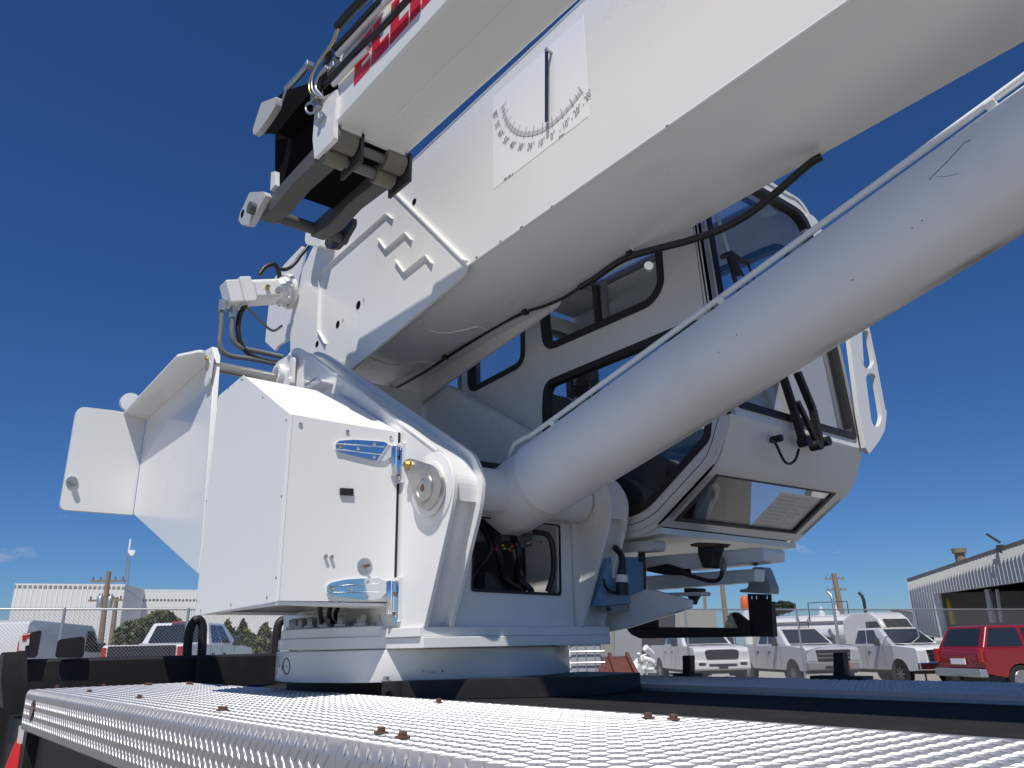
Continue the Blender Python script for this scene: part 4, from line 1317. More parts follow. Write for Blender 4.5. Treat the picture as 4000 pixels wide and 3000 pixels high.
rw = [Vector((-3.35, y, z)) for y, z in ((CN, .62), (CFY, .62), (CFY, 2.12), (CN, 2.12))]
rh = fillet([Vector((-3.35, y, z)) for y, z in ((CN + .1, 1.3), (CFY - .1, 1.3), (CFY - .1, 2.02), (CN + .1, 2.02))], .06)
MB().plate([rw, rh], (.03, 0, 0)).build('rear_wall', 'cab_white', cab)
rs = MB().plate([rh, [Vector((p.x, p.y + (.03 if p.y < 2.8 else -.03), p.z + (.03 if p.z < 1.6 else -.03))) for p in rh]], (.04, 0, 0)).build('window_seal', 'black_rubber', cab)
# inside: seat, console, joystick, ceiling liner
MB().plate(fillet([Vector((-3.16, 2.60, 1.36)), Vector((-3.06, 2.60, 1.50)), Vector((-2.97, 2.60, 1.40)), Vector((-2.78, 2.60, .98)), Vector((-2.30, 2.60, 1.02)), Vector((-2.26, 2.60, .90)), Vector((-2.80, 2.60, .84))], .06), (0, .44, 0)).build('seat', 'cab_dark', cab, bevel=.03)
MB().box((-2.78, 2.62, .60), (-2.4, 3.0, .86)).build('seat_base', 'cab_dark', cab, bevel=.02)
for y in (2.44, 3.06):
    MB().plate(fillet([Vector((x, y, z)) for x, z in ((-2.75, .60), (-2.15, .60), (-2.08, 1.00), (-2.14, 1.13), (-2.75, 1.18))], .04), (0, .13, 0)).build('side_console', 'cab_dark', cab, bevel=.015)
jb = [(1040, 1600), (1045, 1480)]
ja, jc = on('c5', 1045, 1570, 1, 2.5), on('c5', 1060, 1480, 1, 2.5)
m = MB()
for k in range(7):
    t = k / 6
    rr = .052 - .014 * t
    m.lathe([(rr * .8, t * .085), (rr, t * .085 + .006), (rr * .8, t * .085 + .012)], ja, jc - ja, 20)
m.build('joystick_bellows', 'black_rubber', cab)
jt = on('c5', 1100, 1380, 1, 2.5)
MB().tube([ja + (jc - ja) * .9, jt], .010, 8).build('joystick_lever', 'galv', cab)
MB().bar(ja + (jc - ja) * 1.15, jt + (jt - jc) * .15, .05, .05).build('joystick_grip', 'dark_plastic', cab, bevel=.012)
MB().box((-3.3, CN + .08, 2.14), (RX0 - .02, CFY - .08, 2.155)).build('ceiling_liner', 'cab_grey', cab)
hd = on('c5', 1535, 640, 1, 2.9)
MB().cyl(hd, hd + Vector((.02, -.02, 0)), .024, 18).build('visor_clip', 'crane_white', cab)
# wiper assemblies outside the windshield
XW = CFX + .03
for pts, w, mt, nm in (([(372, 262), (455, 528)], .016, 'galv', 'wiper_arm'), ([(408, 560), (470, 530), (530, 575), (600, 605)], .022, 'black_paint', 'wiper_link'), ([(470, 560), (490, 700), (530, 810)], .018, 'black_paint', 'wiper_arm'),
                       ([(530, 640), (590, 750), (620, 800)], .009, 'black_paint', 'wiper_blade'), ([(590, 600), (610, 650), (645, 740)], .010, 'black_paint', 'wiper_blade'), ([(455, 530), (500, 640), (520, 700)], .030, 'black_paint', 'wiper_link')):
    P = onX('c6', pts, XW)
    MB().tube(P, w / 2 if w < .03 else .018, 8).build(nm, mt, cab)
for pts, w in (([(1400, -235), (1475, 0), (1545, 240)], .030), ([(1500, -270), (1612, 0), (1665, 245)], .030), ([(1500, -60), (1570, 80), (1640, 240)], .018)):
    P = onX('c8', pts, XW)
    for a, b in zip(P[:-1], P[1:]): MB().bar(a, b, .022, w, up=(1, 0, 0)).build('wiper_arm', 'black_paint', cab, bevel=.003)
for x, y in ((1515, 240), (1600, 268), (1660, 240)):
    p = on('c8', x, y, 0, CFX + .01)
    MB().cyl(p, p + Vector((.045, 0, 0)), .020, 16).build('wiper_pivot', 'black_rubber', cab, smooth=40)
P = smooth_path(onX('c8', [(1310, 222), (1345, 245), (1385, 330), (1415, 378), (1450, 390), (1490, 355), (1512, 285)], CFX + .02), 6)
MB().tube(P, .0055, 8).build('washer_hose', 'black_hose', cab, smooth=60)
p = on('c8', 1315, 220, 0, CFX - .02)
MB().cyl(p, p + Vector((.045, 0, 0)), .014, 14).build('grommet', 'black_rubber', cab)
# grab handle plate at the far front corner
XG = CFX + .012
ho = fillet(onX('c6', [(1290, 1120), (1300, 1040), (1435, 1060), (1490, 1320), (1552, 1659)], XG) + onX('c8', [(2116, 20), (2105, 150), (2060, 235), (1990, 326), (1960, 280), (1915, 30)], XG), [.02, .02, .03, 0, 0, 0, .03, .02, .01, 0, 0], 3)
h1 = fillet(onX('c6', [(1385, 1100), (1430, 1100), (1472, 1330), (1445, 1375), (1400, 1365)], XG), .02, 3)
h2 = fillet(onX('c6', [(1412, 1430), (1440, 1400), (1480, 1415)], XG) + onX('c8', [(2082, 60), (2060, 130), (2025, 130), (2005, 90)], XG), .02, 3)
MB().plate([ho, h1, h2], (.02, 0, 0)).build('grab_handle', 'cab_white', cab, bevel=.003)
for c, x, y, r, dx in (('c6', 790, 165, .055, -.12), ('c6', 1070, 355, .075, -.05)):
    p = on(c, x, y, 0, CFX + dx)
    MB().lathe([(r, 0), (r, .05), (r * .8, .075), (r * .4, .09)], p, (-1, 0, 0), 32).build('work_light', 'cab_white', cab, smooth=40)

# platform under the cab
plat = thing('cab_platform', 'white and grey steel platform with brackets carrying the operator cab', 'platform', (-2.3, 2.6, .3))


def yplate(c, pts, y, ext, name, mt, bevel=.004, r=0.0):
    P = onY(c, pts, y)
    if r: P = fillet(P, r, 3)
    return MB().plate(P, (0, ext, 0)).build(name, mt, plat, bevel=bevel)


yplate('c8', [(390, 1062), (660, 1040), (1240, 992), (1262, 1010), (1260, 1088), (660, 1150), (400, 1168)], 2.62, .14, 'platform_beam', 'crane_white', r=.01)
yplate('c8', [(212, 960), (440, 935), (462, 955), (455, 1015), (240, 1032)], 2.42, .08, 'mount_block', 'crane_white', r=.012)
yplate('c8', [(410, 1198), (1195, 1146), (1195, 1238), (900, 1262), (420, 1300)], 2.70, .07, 'lower_beam', 'crane_white')
yplate('d3', [(640, 545), (690, 340), (1060, 200), (1388, 288), (1385, 352), (900, 508), (760, 538)], 2.40, .03, 'gusset_plate', 'crane_white')
yplate('d3', [(1060, 236), (1490, 224), (1490, 256), (1060, 266)], 2.62, .06, 'step_plate', 'crane_white')
yplate('d3', [(1350, 195), (1450, 195), (1450, 228), (1350, 230)], 2.64, .06, 'rubber_mount', 'black_rubber', r=.01)
yplate('d3', [(1370, 258), (1455, 256), (1430, 290), (1420, 325), (1400, 325), (1392, 290)], 2.65, .03, 'mount_bolt', 'dark_grey')
yplate('c8', [(780, 985), (900, 975), (880, 1130), (850, 1142), (820, 1140), (790, 1060)], 2.56, .07, 'rubber_mount', 'black_rubber', r=.015)
yplate('c8', [(725, 968), (780, 955), (930, 960), (900, 985), (780, 990), (730, 985)], 2.55, .09, 'mount_bracket', 'rust_bolt')
yplate('c8', [(1170, 1098), (1210, 1095), (1200, 1112), (1192, 1125), (1185, 1125), (1182, 1112)], 2.66, .02, 'mount_bolt', 'dark_grey')
yplate('c8', [(415, 1140), (560, 1110), (670, 1145), (675, 1190), (545, 1190), (420, 1165)], 2.60, .06, 'cable_bundle', 'black_hose', r=.012)
cp = yplate('d3', [(1885, 38), (1905, 28), (1960, 30), (1972, 45), (2030, 192), (2030, 242), (1790, 228), (1786, 208), (1850, 198)], 2.80, .06, 'bracket_cap', 'grey_paint', r=.01)
sl = onY('d3', [(1850, 240), (2032, 244), (2052, 578), (1872, 578)], 2.80)
holes = [onY('d3', [(x, 258), (x + 12, 258), (x + 12, 282), (x, 282)], 2.80) for x in (1875, 1912, 1995)]
MB().plate([sl] + holes, (0, .006, 0)).build('slotted_plate', 'black_paint', plat)
yplate('d3', [(1872, 300), (2034, 300), (2052, 578), (1874, 578)], 2.81, .03, 'slotted_plate', 'black_paint', bevel=0)
yplate('d3', [(893, 512), (960, 500), (1860, 510), (1880, 578), (1000, 592), (930, 560)], 2.86, .12, 'step_bar', 'black_paint')
yplate('d3', [(893, 512), (1130, 430), (1130, 520), (960, 515)], 2.86, .02, 'step_bracket', 'black_paint', bevel=0)
yplate('d3', [(1722, 398), (1745, 380), (1865, 472), (1865, 575), (1800, 570)], 2.78, .025, 'step_foot', 'black_paint', r=.01)
for pts, r_, y_ in (([(1670, 1180), (760, 1200), (900, 1232), (950, 1210), (965, 1150)], .008, 2.55),):
    P = smooth_path(onY('c8', [(670, 1180), (760, 1205), (880, 1235), (945, 1215), (962, 1150)], 2.55), 6)
    MB().tube(P, .008, 8).build('cable', 'black_hose', plat, smooth=60)
yplate('c8', [(945, 1060), (958, 1060), (972, 1120), (968, 1160), (945, 1160), (940, 1110)], 2.54, .02, 'connector', 'grey_metal', r=.006)

# blue junction box with its plug
jb = thing('junction_box', 'blue junction box with a black and white plug under the cab', 'junction box', (-2.2, 2.45, .3))
XJB = -2.20
bx_ = onX('c7', [(1235, 1250), (1500, 1243), (1525, 1568), (1180, 1600)], XJB)
MB().plate(fillet(bx_, .008, 3), (-.16, 0, 0)).build('box_body', 'box_blue', jb, bevel=.004)
MB().plate(onX('c7', [(1498, 1215), (1512, 1215), (1532, 1610), (1516, 1612)], XJB + .004), (-.03, 0, 0)).build('edge_strip', 'rust_bolt', jb)
for x, y in ((1475, 1265), (1505, 1590), (1245, 1620)):
    p = on('c7', x, y, 0, XJB + .001)
    MB().cyl(p, p + Vector((.008, 0, 0)), .009, 12).build('bolt', 'dark_plastic', jb)
MB().plate(fillet(onX('c7', [(1230, 1600), (1525, 1570), (1528, 1625), (1240, 1645)], XJB - .01), .005, 3), (-.05, 0, 0)).build('mount_rail', 'grey_paint', jb)
pa, pb = on('c7', 1345, 1330, 0, XJB + .04), on('c7', 1345, 1515, 0, XJB + .04)
pd = pb - pa
for t0, t1, r_, mt in ((0, .26, .016, 'dark_plastic'), (.26, .55, .024, 'panel_white'), (.55, 1, .025, 'dark_plastic')):
    MB().cyl(pa + pd * t0, pa + pd * t1, r_, 18).build('plug', mt, jb, smooth=40)
MB().tube(smooth_path(onX('c7', [(1290, 1175), (1325, 1210), (1348, 1262), (1345, 1335)], XJB + .04), 6), .013, 10).build('cable', 'black_hose', jb, smooth=60)
MB().tube(smooth_path(onX('c7', [(1213, 1400), (1222, 1450), (1255, 1490), (1325, 1512)], XJB + .03), 6), .006, 8).build('cable', 'black_hose', jb, smooth=60)

# ------------------------------------------------------------------ vehicles
def inset_quad(m, q, u0, u1, v0, v1, out, th=.008):
    """plate on quad q = (bl, br, tr, tl) pushed out along its normal"""
    q = [Vector(p) for p in q]
    def bl(u, v): return (q[0] * (1 - u) + q[1] * u) * (1 - v) + (q[3] * (1 - u) + q[2] * u) * v
    P = [bl(u0, v0), bl(u1, v0), bl(u1, v1), bl(u0, v1)]
    n = (P[1] - P[0]).cross(P[3] - P[0]).normalized()
    if n.dot(Vector(out)) < 0: n = -n
    m.plate(fillet([p + n * .002 for p in P], .05, 3), n * th)
    return m


def wheel(t, x, y, r=.40, w=.26, dual=False):
    s = 1 if y > 0 else -1
    o = MB().lathe([(r * .62, -w / 2), (r * .93, -w / 2), (r, -w * .36), (r, w * .36), (r * .93, w / 2), (r * .62, w / 2)], (x, y - s * .02, r), (0, s, 0), 28).build('wheel', 'tyre', t, smooth=40)
    m = MB().lathe([(r * .66, w * .505), (r * .64, w * .53), (r * .52, w * .512), (r * .18, w * .512), (r * .16, w * .57)], (x, y - s * .02, r), (0, s, 0), 28)
    for k in range(8):
        a = 2 * math.pi * k / 8
        c = Vector((x, y - s * .02 + s * w * .515, r))
        d = Vector((math.cos(a), 0, math.sin(a)))
        m.bar(c + d * r * .12, c + d * r * .58, .05, .03, up=(0, 1, 0))
    m.build('rim', 'rim', o, smooth=40)


def arch(cx, r, zb_, n=9):
    a0 = math.asin(min(1, max(-1, (zb_ - .40) / r)))
    return [(cx + r * math.cos(math.pi - a0 - (math.pi - 2 * a0) * k / (n - 1)), .40 + r * math.sin(math.pi - a0 - (math.pi - 2 * a0) * k / (n - 1))) for k in range(n)]


def cab_shell(t, x0b, x1b, x0t, x1t, z0, z1, yb, yt, bm, seams, glass_n='car_glass', rear_glass=True):
    """greenhouse: x0b rear base, x1b front base; seams = side-window splits (u)"""
    C = [(x0b, -yb, z0), (x1b, -yb, z0), (x1b, yb, z0), (x0b, yb, z0), (x0t, -yt, z1), (x1t, -yt, z1), (x1t, yt, z1), (x0t, yt, z1)]
    c = MB().hexa(C).build('cab', bm, t, bevel=.07, seg=3)
    C = [Vector(p) for p in C]
    inset_quad(MB(), (C[1], C[2], C[6], C[5]), .07, .93, .10, .90, (1, 0, .5)).build('windshield', glass_n, c)
    if rear_glass: inset_quad(MB(), (C[3], C[0], C[4], C[7]), .10, .90, .14, .88, (-1, 0, .2)).build('rear_window', glass_n, c)
    for s, q in ((-1, (C[0], C[1], C[5], C[4])), (1, (C[3], C[2], C[6], C[7]))):
        for u0, u1 in seams: inset_quad(MB(), q, u0, u1, .12, .88, (0, s, .2)).build('side_window', glass_n, c)
    return c


def door_lines(t, xs_, z0, z1, y, hx=()):
    for s in (-1, 1):
        for x in xs_: MB().box((x - .006, s * y - .004, z0), (x + .006, s * y + .004, z1)).build('door_gap', 'car_trim', t)
        for x in hx: MB().box((x - .09, s * y - .02, 1.10), (x + .09, s * y + .02, 1.15)).build('door_handle', 'car_trim', t, bevel=.006)


def mirrors(t, x, z, y):
    for s in (-1, 1):
        mo_ = MB().box((x - .07, s * (y + .12) - .1, z - .02), (x + .05, s * (y + .12) + .1, z + .26)).build('mirror', 'car_trim', t, bevel=.03)
        MB().bar((x, s * (y - .02), z + .03), (x, s * (y + .06), z + .06), .05, .05).build('mirror_arm', 'car_trim', mo_)


def pickup(label, loc, rz, style, group='pickup trucks behind the fence', sc=1.0):
    t = thing('pickup_truck', label, 'pickup truck', loc, group, rz, local=True)
    bm = 'car_white'
    zb_ = .52
    bot = [(-3.05, .66)] + arch(-1.80, .50, zb_) + arch(1.95, .50, zb_) + [(2.55, .50), (3.02, .54)]
    top = [(3.07, .98), (3.03, 1.20), (2.92, 1.28), (1.60, 1.37), (-3.0, 1.38), (-3.06, 1.32)]
    pr_ = [Vector((x, -.985, z)) for x, z in bot + top]
    MB().plate(pr_, (0, 1.97, 0)).build('body', bm, t, bevel=.05, seg=3)
    MB().box((-2.95, -.86, 1.375), (-1.02, .86, 1.388)).build('bed_opening_dark', 'car_trim', t)  # flat dark plate painted for the shaded inside of the open bed
    MB().box((-2.9, -.9, .42), (2.9, .9, .62)).build('chassis', 'car_trim', t)
    cab_shell(t, -1.0, 1.66, -.72, .72, 1.35, 1.97, .95, .76, bm, ((.10, .40), (.43, .74)))
    for x, y in ((1.95, .86), (1.95, -.86), (-1.8, .86), (-1.8, -.86)): wheel(t, x, y)
    mirrors(t, 1.0, 1.36, .98)
    for x in (1.95, -1.8):
        for s in (-1, 1): MB().lathe([(.52, 0), (.52, .012), (.47, .014)], (x, s * .972, .40), (0, s, 0), 24).build('wheel_well', 'car_trim', t)
    MB().box((1.62, -.80, 1.375), (1.80, .80, 1.395)).build('cowl', 'car_trim', t)
    for s in (-1, 1): MB().bar((1.75, s * .55, 1.385), (2.95, s * .50, 1.30), .03, .02).build('hood_crease', 'car_white', t)
    if style in ('plate', 'chrome'):
        for y in (-.45, -.2, 0, .2, .45): MB().box((.62, y - .04, 1.965), (.72, y + .04, 1.99)).build('roof_marker', 'amber', t)
    door_lines(t, (-.95, .02, 1.15), .66, 1.36, .985, (-.72, .25))
    X = 3.075
    if style == 'ram':
        gr = MB().plate(fillet([Vector((X - .06, y, z)) for y, z in ((-.56, .90), (.56, .90), (.62, 1.14), (.5, 1.22), (-.5, 1.22), (-.62, 1.14))], .06), (.07, 0, 0)).build('grille', 'car_black', t, bevel=.01)
        for z in (.98, 1.06, 1.14): MB().box((X + .005, -.52, z - .012), (X + .022, .52, z + .012)).build('grille_bar', 'car_trim', gr)
        for s in (-1, 1):
            MB().box((X - .18, s * .66 - .02 if s > 0 else -.96, .98), (X - .005, .96 if s > 0 else -.64, 1.16)).build('headlight', 'lamp_clear', t, bevel=.03)
            MB().box((X - .02, s * .74 - .13, .68), (X + .035, s * .74 + .13, .80)).build('fog_light', 'car_trim', t, bevel=.02)
        bu = MB().box((X - .1, -1.0, .56), (X + .03, 1.0, .86)).build('bumper', bm, t, bevel=.05, seg=3)
        MB().box((X + .02, -.5, .66), (X + .04, .5, .75)).build('air_intake', 'car_trim', bu, bevel=.01)
        MB().box((X + .03, -.17, .58), (X + .045, .17, .74)).build('plate', 'car_trim', bu)
    else:
        gr = MB().plate(fillet([Vector((X - .06, y, z)) for y, z in ((-.60, .82), (.60, .82), (.64, 1.20), (-.64, 1.20))], .04), (.07, 0, 0)).build('grille', 'car_black', t, bevel=.01)
        for z in (.93, 1.06): MB().box((X + .005, -.6, z - .03), (X + .03, .6, z + .03)).build('grille_bar', 'chrome' if style == 'chrome' else 'grey_metal', gr, bevel=.008)
        for s in (-1, 1): MB().box((X - .2, .66 if s > 0 else -.97, .82), (X - .0, .97 if s > 0 else -.66, 1.20)).build('headlight', 'lamp_clear', t, bevel=.04)
        bu = MB().box((X - .1, -1.0, .54), (X + .06, 1.0, .80)).build('bumper', 'chrome' if style == 'chrome' else 'grey_paint', t, bevel=.04)
        MB().box((X + .05, -.4, .58), (X + .07, .4, .68)).build('air_intake', 'car_trim', bu, bevel=.01)
        if style != 'chrome': MB().box((X + .06, .34, .58), (X + .075, .52, .76)).build('plate', 'red_plastic', bu)
    for s in (-1, 1): MB().box((-3.08, s * .93 - .06, .95), (-2.95, s * .93 + .06, 1.33)).build('tail_light', 'lamp_red', t, bevel=.02)
    MB().box((-3.09, -.84, .78), (-3.04, .84, 1.36)).build('tailgate', 'car_black' if style == 'rear' else bm, t, bevel=.02)
    MB().box((-3.2, -.95, .55), (-3.0, .95, .74)).build('rear_bumper', 'chrome', t, bevel=.03)
    if style == 'rear':
        MB().box((-.82, -.24, 1.965), (-.70, .24, 2.0)).build('brake_light', 'lamp_red', t, bevel=.01)
        MB().box((-1.0, -.95, 1.385), (-.97, .95, 1.43)).build('bed_rail', bm, t)
    t.scale = (sc, sc, sc)
    return t


def at(px, D, c='s', y=2500):
    p = far(c, px, y, D)
    return Vector((p.x, p.y, ground_z(p.x, p.y)))


def face_cam(p, off):   # heading that points at the camera, turned by off degrees
    return math.atan2(-p.y, -p.x) + R(off)


P_ = at(2712, 32.5)
pickup('white pickup truck with rounded black grille right of the black step bar', P_, face_cam(P_, 17), 'ram')
P_ = at(3082, 33.2)
pickup('white pickup truck with red front plate partly behind a black deck post', P_, face_cam(P_, 27), 'plate')
P_ = at(3468, 34.2)
pickup('white pickup truck with chrome bumper parked left of the red wagon', P_, face_cam(P_, 33), 'chrome')
P_ = at(735, 26.0)
pickup('white pickup truck with black tailgate seen from behind near the bushes', P_, face_cam(P_, 180 - 20), 'rear', sc=1.03)

# red wagon, rear three-quarter view
P_ = at(4045, 29.5)
suv = thing('red_wagon', 'dark red station wagon parked nose away at the right edge', 'car', P_, None, face_cam(P_, 180 - 48), local=True)
bot = [(-2.62, .60)] + arch(-1.55, .47, .50) + arch(1.75, .47, .50) + [(2.3, .48), (2.75, .52)]
top = [(2.82, .95), (2.75, 1.15), (2.6, 1.22), (1.35, 1.30), (-2.66, 1.30), (-2.74, 1.1)]
MB().plate([Vector((x, -.99, z)) for x, z in bot + top], (0, 1.98, 0)).build('body', 'car_red', suv, bevel=.06, seg=3)
sh = cab_shell(suv, -2.66, 1.45, -2.28, .62, 1.27, 1.93, .97, .80, 'car_red', ((.03, .33), (.37, .56), (.60, .80)))
for x, y in ((1.75, .86), (1.75, -.86), (-1.55, .86), (-1.55, -.86)): wheel(suv, x, y, .42, .27)
mirrors(suv, .85, 1.28, .99)
door_lines(suv, (-.95, .1, 1.0), .62, 1.28, .99, (-.7, .32))
for s in (-1, 1): MB().box((-2.77, s * .92 - .07, .92), (-2.6, s * .92 + .075, 1.30)).build('tail_light', 'lamp_red', suv, bevel=.02)
MB().box((-2.86, -.96, .52), (-2.60, .97, .74)).build('rear_bumper', 'galv', suv, bevel=.03)
MB().box((-3.05, -.05, .42), (-2.7, .05, .52)).build('tow_hitch', 'car_trim', suv)
MB().box((-2.6, -.88, .30), (2.4, .88, .55)).build('chassis', 'car_trim', suv)
MB().box((-2.775, -.30, .86), (-2.745, .30, 1.02)).build('plate', 'panel_white', suv)
MB().box((2.76, -.8, .72), (2.86, .8, 1.1)).build('grille', 'car_trim', suv, bevel=.02)

# white van, rear three-quarter view
P_ = at(150, 25.5)
van = thing('white_van', 'white panel van seen from behind at the left edge', 'van', P_, None, face_cam(P_, 180 - 25), local=True)
vp = [(-2.85, .50)] + arch(-1.75, .44, .48) + arch(1.65, .44, .48) + [(2.2, .46), (2.75, .5), (2.85, .85), (2.72, 1.08), (2.0, 1.28), (1.28, 1.98), (1.0, 2.10), (-2.55, 2.16), (-2.74, 2.08), (-2.83, 1.5)]
MB().plate([Vector((x, -1.0, z)) for x, z in vp], (0, 2.0, 0)).build('body', 'car_white', van, bevel=.13, seg=4)
for s in (-1, 1):
    MB().plate(fillet([Vector((x, s * 1.0, z)) for x, z in ((1.78, 1.32), (1.18, 1.92), (.75, 1.95), (.72, 1.32))], .05), (0, s * .006, 0)).build('side_window', 'car_glass', van)
    MB().box((-2.87, s * .93 - .06, 1.02), (-2.70, s * .93 + .075, 1.62)).build('tail_light', 'lamp_red', van, bevel=.02)
    MB().box((-2.875, s * .93 - .05, 1.22), (-2.70, s * .93 + .078, 1.30)).build('reversing_light', 'lamp_clear', van)
MB().plate([Vector((2.02, y, z)) for y, z in ((-.85, 1.28), (.85, 1.28))] + [Vector((1.30, y, z)) for y, z in ((.72, 1.97), (-.72, 1.97))], (.008, 0, .008)).build('windshield', 'car_glass', van)
MB().box((-2.845, -.008, .62), (-2.835, .008, 2.0)).build('door_gap', 'car_trim', van)
door_lines(van, (.65, 1.75), .6, 1.9, 1.0, (.5,))
for x, y in ((1.65, .86), (1.65, -.86), (-1.75, .86), (-1.75, -.86)): wheel(van, x, y, .38, .24)
mirrors(van, 1.62, 1.34, 1.0)
van.scale = (.95, .95, .92)
MB().box((-2.98, -.98, .46), (-2.8, .98, .66)).build('rear_bumper', 'car_trim', van, bevel=.03)

# tank truck and tractor behind the pickups
P_ = at(3160, 50)
tk = thing('tank_truck', 'white tank truck with black top railings behind the pickups', 'tank truck', P_, None, face_cam(P_, 78), local=True)
m = MB()
prof_ = [(.25, -3.1), (.75, -3.05), (.98, -2.9), (1.02, -2.7), (1.02, 2.4), (.98, 2.6), (.75, 2.78), (.25, 2.85)]
m.lathe([(r, h) for r, h in prof_], (0, 0, 1.95), (1, 0, 0), 36)
m.v = [Vector((v.x, v.y * 1.12, v.z)) for v in m.v]
m.build('tank', 'car_white', tk, smooth=40)
MB().box((-2.8, -1.24, .95), (2.5, -1.18, 1.85)).build('lower_shade_panel', 'grey_paint', tk, bevel=.02)  # grey panel stands in for structures and shade along the tank's lower half
for x in (-1.9, -.9, 1.2, 2.0): MB().box((x - .25, -1.27, 1.1), (x + .25, -1.24, 1.7)).build('locker_door', 'galv', tk, bevel=.01)
MB().box((-3.2, -1.05, .75), (4.2, 1.05, 1.0)).build('chassis', 'car_trim', tk)
for s in (-1, 1): MB().box((-2.9, s * 1.05 - .06, 2.52), (2.6, s * 1.05 + .06, 2.60)).build('walkway_edge', 'grey_metal', tk)
for x0, x1 in ((-2.6, -.3), (.4, 2.5)):
    for s in (-1,):
        MB().tube([(x0, s * .9, 2.6), (x0, s * .9, 3.62), (x1, s * .9, 3.62), (x1, s * .9, 2.6)], .032, 6).build('railing', 'black_paint', tk)
for x in (-.2, .3): MB().tube([(x, -1.18, 1.2), (x, -1.0, 2.75)], .03, 6).build('ladder_rail', 'black_paint', tk)
for z in (1.4, 1.7, 2.0, 2.3, 2.6): MB().tube([(-.2, -1.14, z), (.3, -1.14, z)], .02, 6).build('ladder_rung', 'black_paint', tk)
for x in (.9, 1.7): MB().lathe([(.2, 0), (.2, .12), (.1, .25), (.05, .5)], (x, 0, 2.95), (0, 0, 1), 14).build('hatch', 'car_white', tk, smooth=40)
MB().box((2.95, -1.0, .9), (4.3, 1.0, 2.5)).build('cab', 'car_white', tk, bevel=.12)
for x, y in ((3.7, .9), (3.7, -.9), (-1.7, .9), (-1.7, -.9), (-2.6, .9), (-2.6, -.9)): wheel(tk, x, y, .5, .3)

P_ = at(3440, 47)
tr = thing('semi_tractor', 'white semi tractor cab with two exhaust stacks left of the metal shed', 'semi truck', P_, None, face_cam(P_, 48), local=True)
MB().plate([Vector((x, -1.1, z)) for x, z in ((-1.4, .9), (3.0, .8), (3.1, 1.6), (1.5, 1.85), (1.05, 2.65), (.6, 2.95), (-.9, 2.95), (-1.4, 2.6))], (0, 2.2, 0)).build('cab', 'car_white', tr, bevel=.14, seg=3)
for s in (-1, 1): MB().plate(fillet([Vector((x, s * 1.1, z)) for x, z in ((1.3, 1.9), (.95, 2.5), (.2, 2.5), (.2, 1.9))], .06), (0, s * .01, 0)).build('side_window', 'car_glass', tr)
MB().plate([Vector((1.50, -.95, 1.88)), Vector((1.50, .95, 1.88)), Vector((1.08, .85, 2.6)), Vector((1.08, -.85, 2.6))], (.02, 0, .012)).build('windshield', 'car_glass', tr)
MB().plate([Vector((-1.43, -.9, 1.2)), Vector((-1.43, .9, 1.2)), Vector((-1.43, .9, 2.4)), Vector((-1.43, -.9, 2.4))], (-.03, 0, 0)).build('headboard', 'car_trim', tr)
MB().box((-4.5, -.5, .7), (3.0, .5, .95)).build('chassis', 'car_trim', tr)
for y, mt in ((-1.15, 'galv'), (1.15, 'black_paint')):
    MB().tube([(-1.75, y, 1.0), (-1.75, y, 3.7), (-1.82, y, 3.95), (-2.0, y, 4.12)], .085, 12).build('exhaust_stack', mt, tr, smooth=50)
for x, y in ((2.2, .95), (2.2, -.95), (-2.9, .95), (-2.9, -.95), (-4.0, .95), (-4.0, -.95)): wheel(tr, x, y, .5, .3)

# ------------------------------------------------------------------ chain link fence
FA, FB = Vector((-21.6, -3.0)), Vector((-11.6, 40.0))
fence = thing('chain_link_fence', 'long chain link fence with steel posts in front of the parked vehicles', 'fence', (FA.x, FA.y, ground_z(FA.x, FA.y)))
fd = (FB - FA)
FLn = fd.length
fd.normalize()
def fz(t): return ground_z(FA.x + fd.x * t, FA.y + fd.y * t)
FT = 1.10
MB().tube([(FA.x, FA.y, FT), (FB.x, FB.y, FT)], .024, 8).build('top_rail', 'galv', fence)
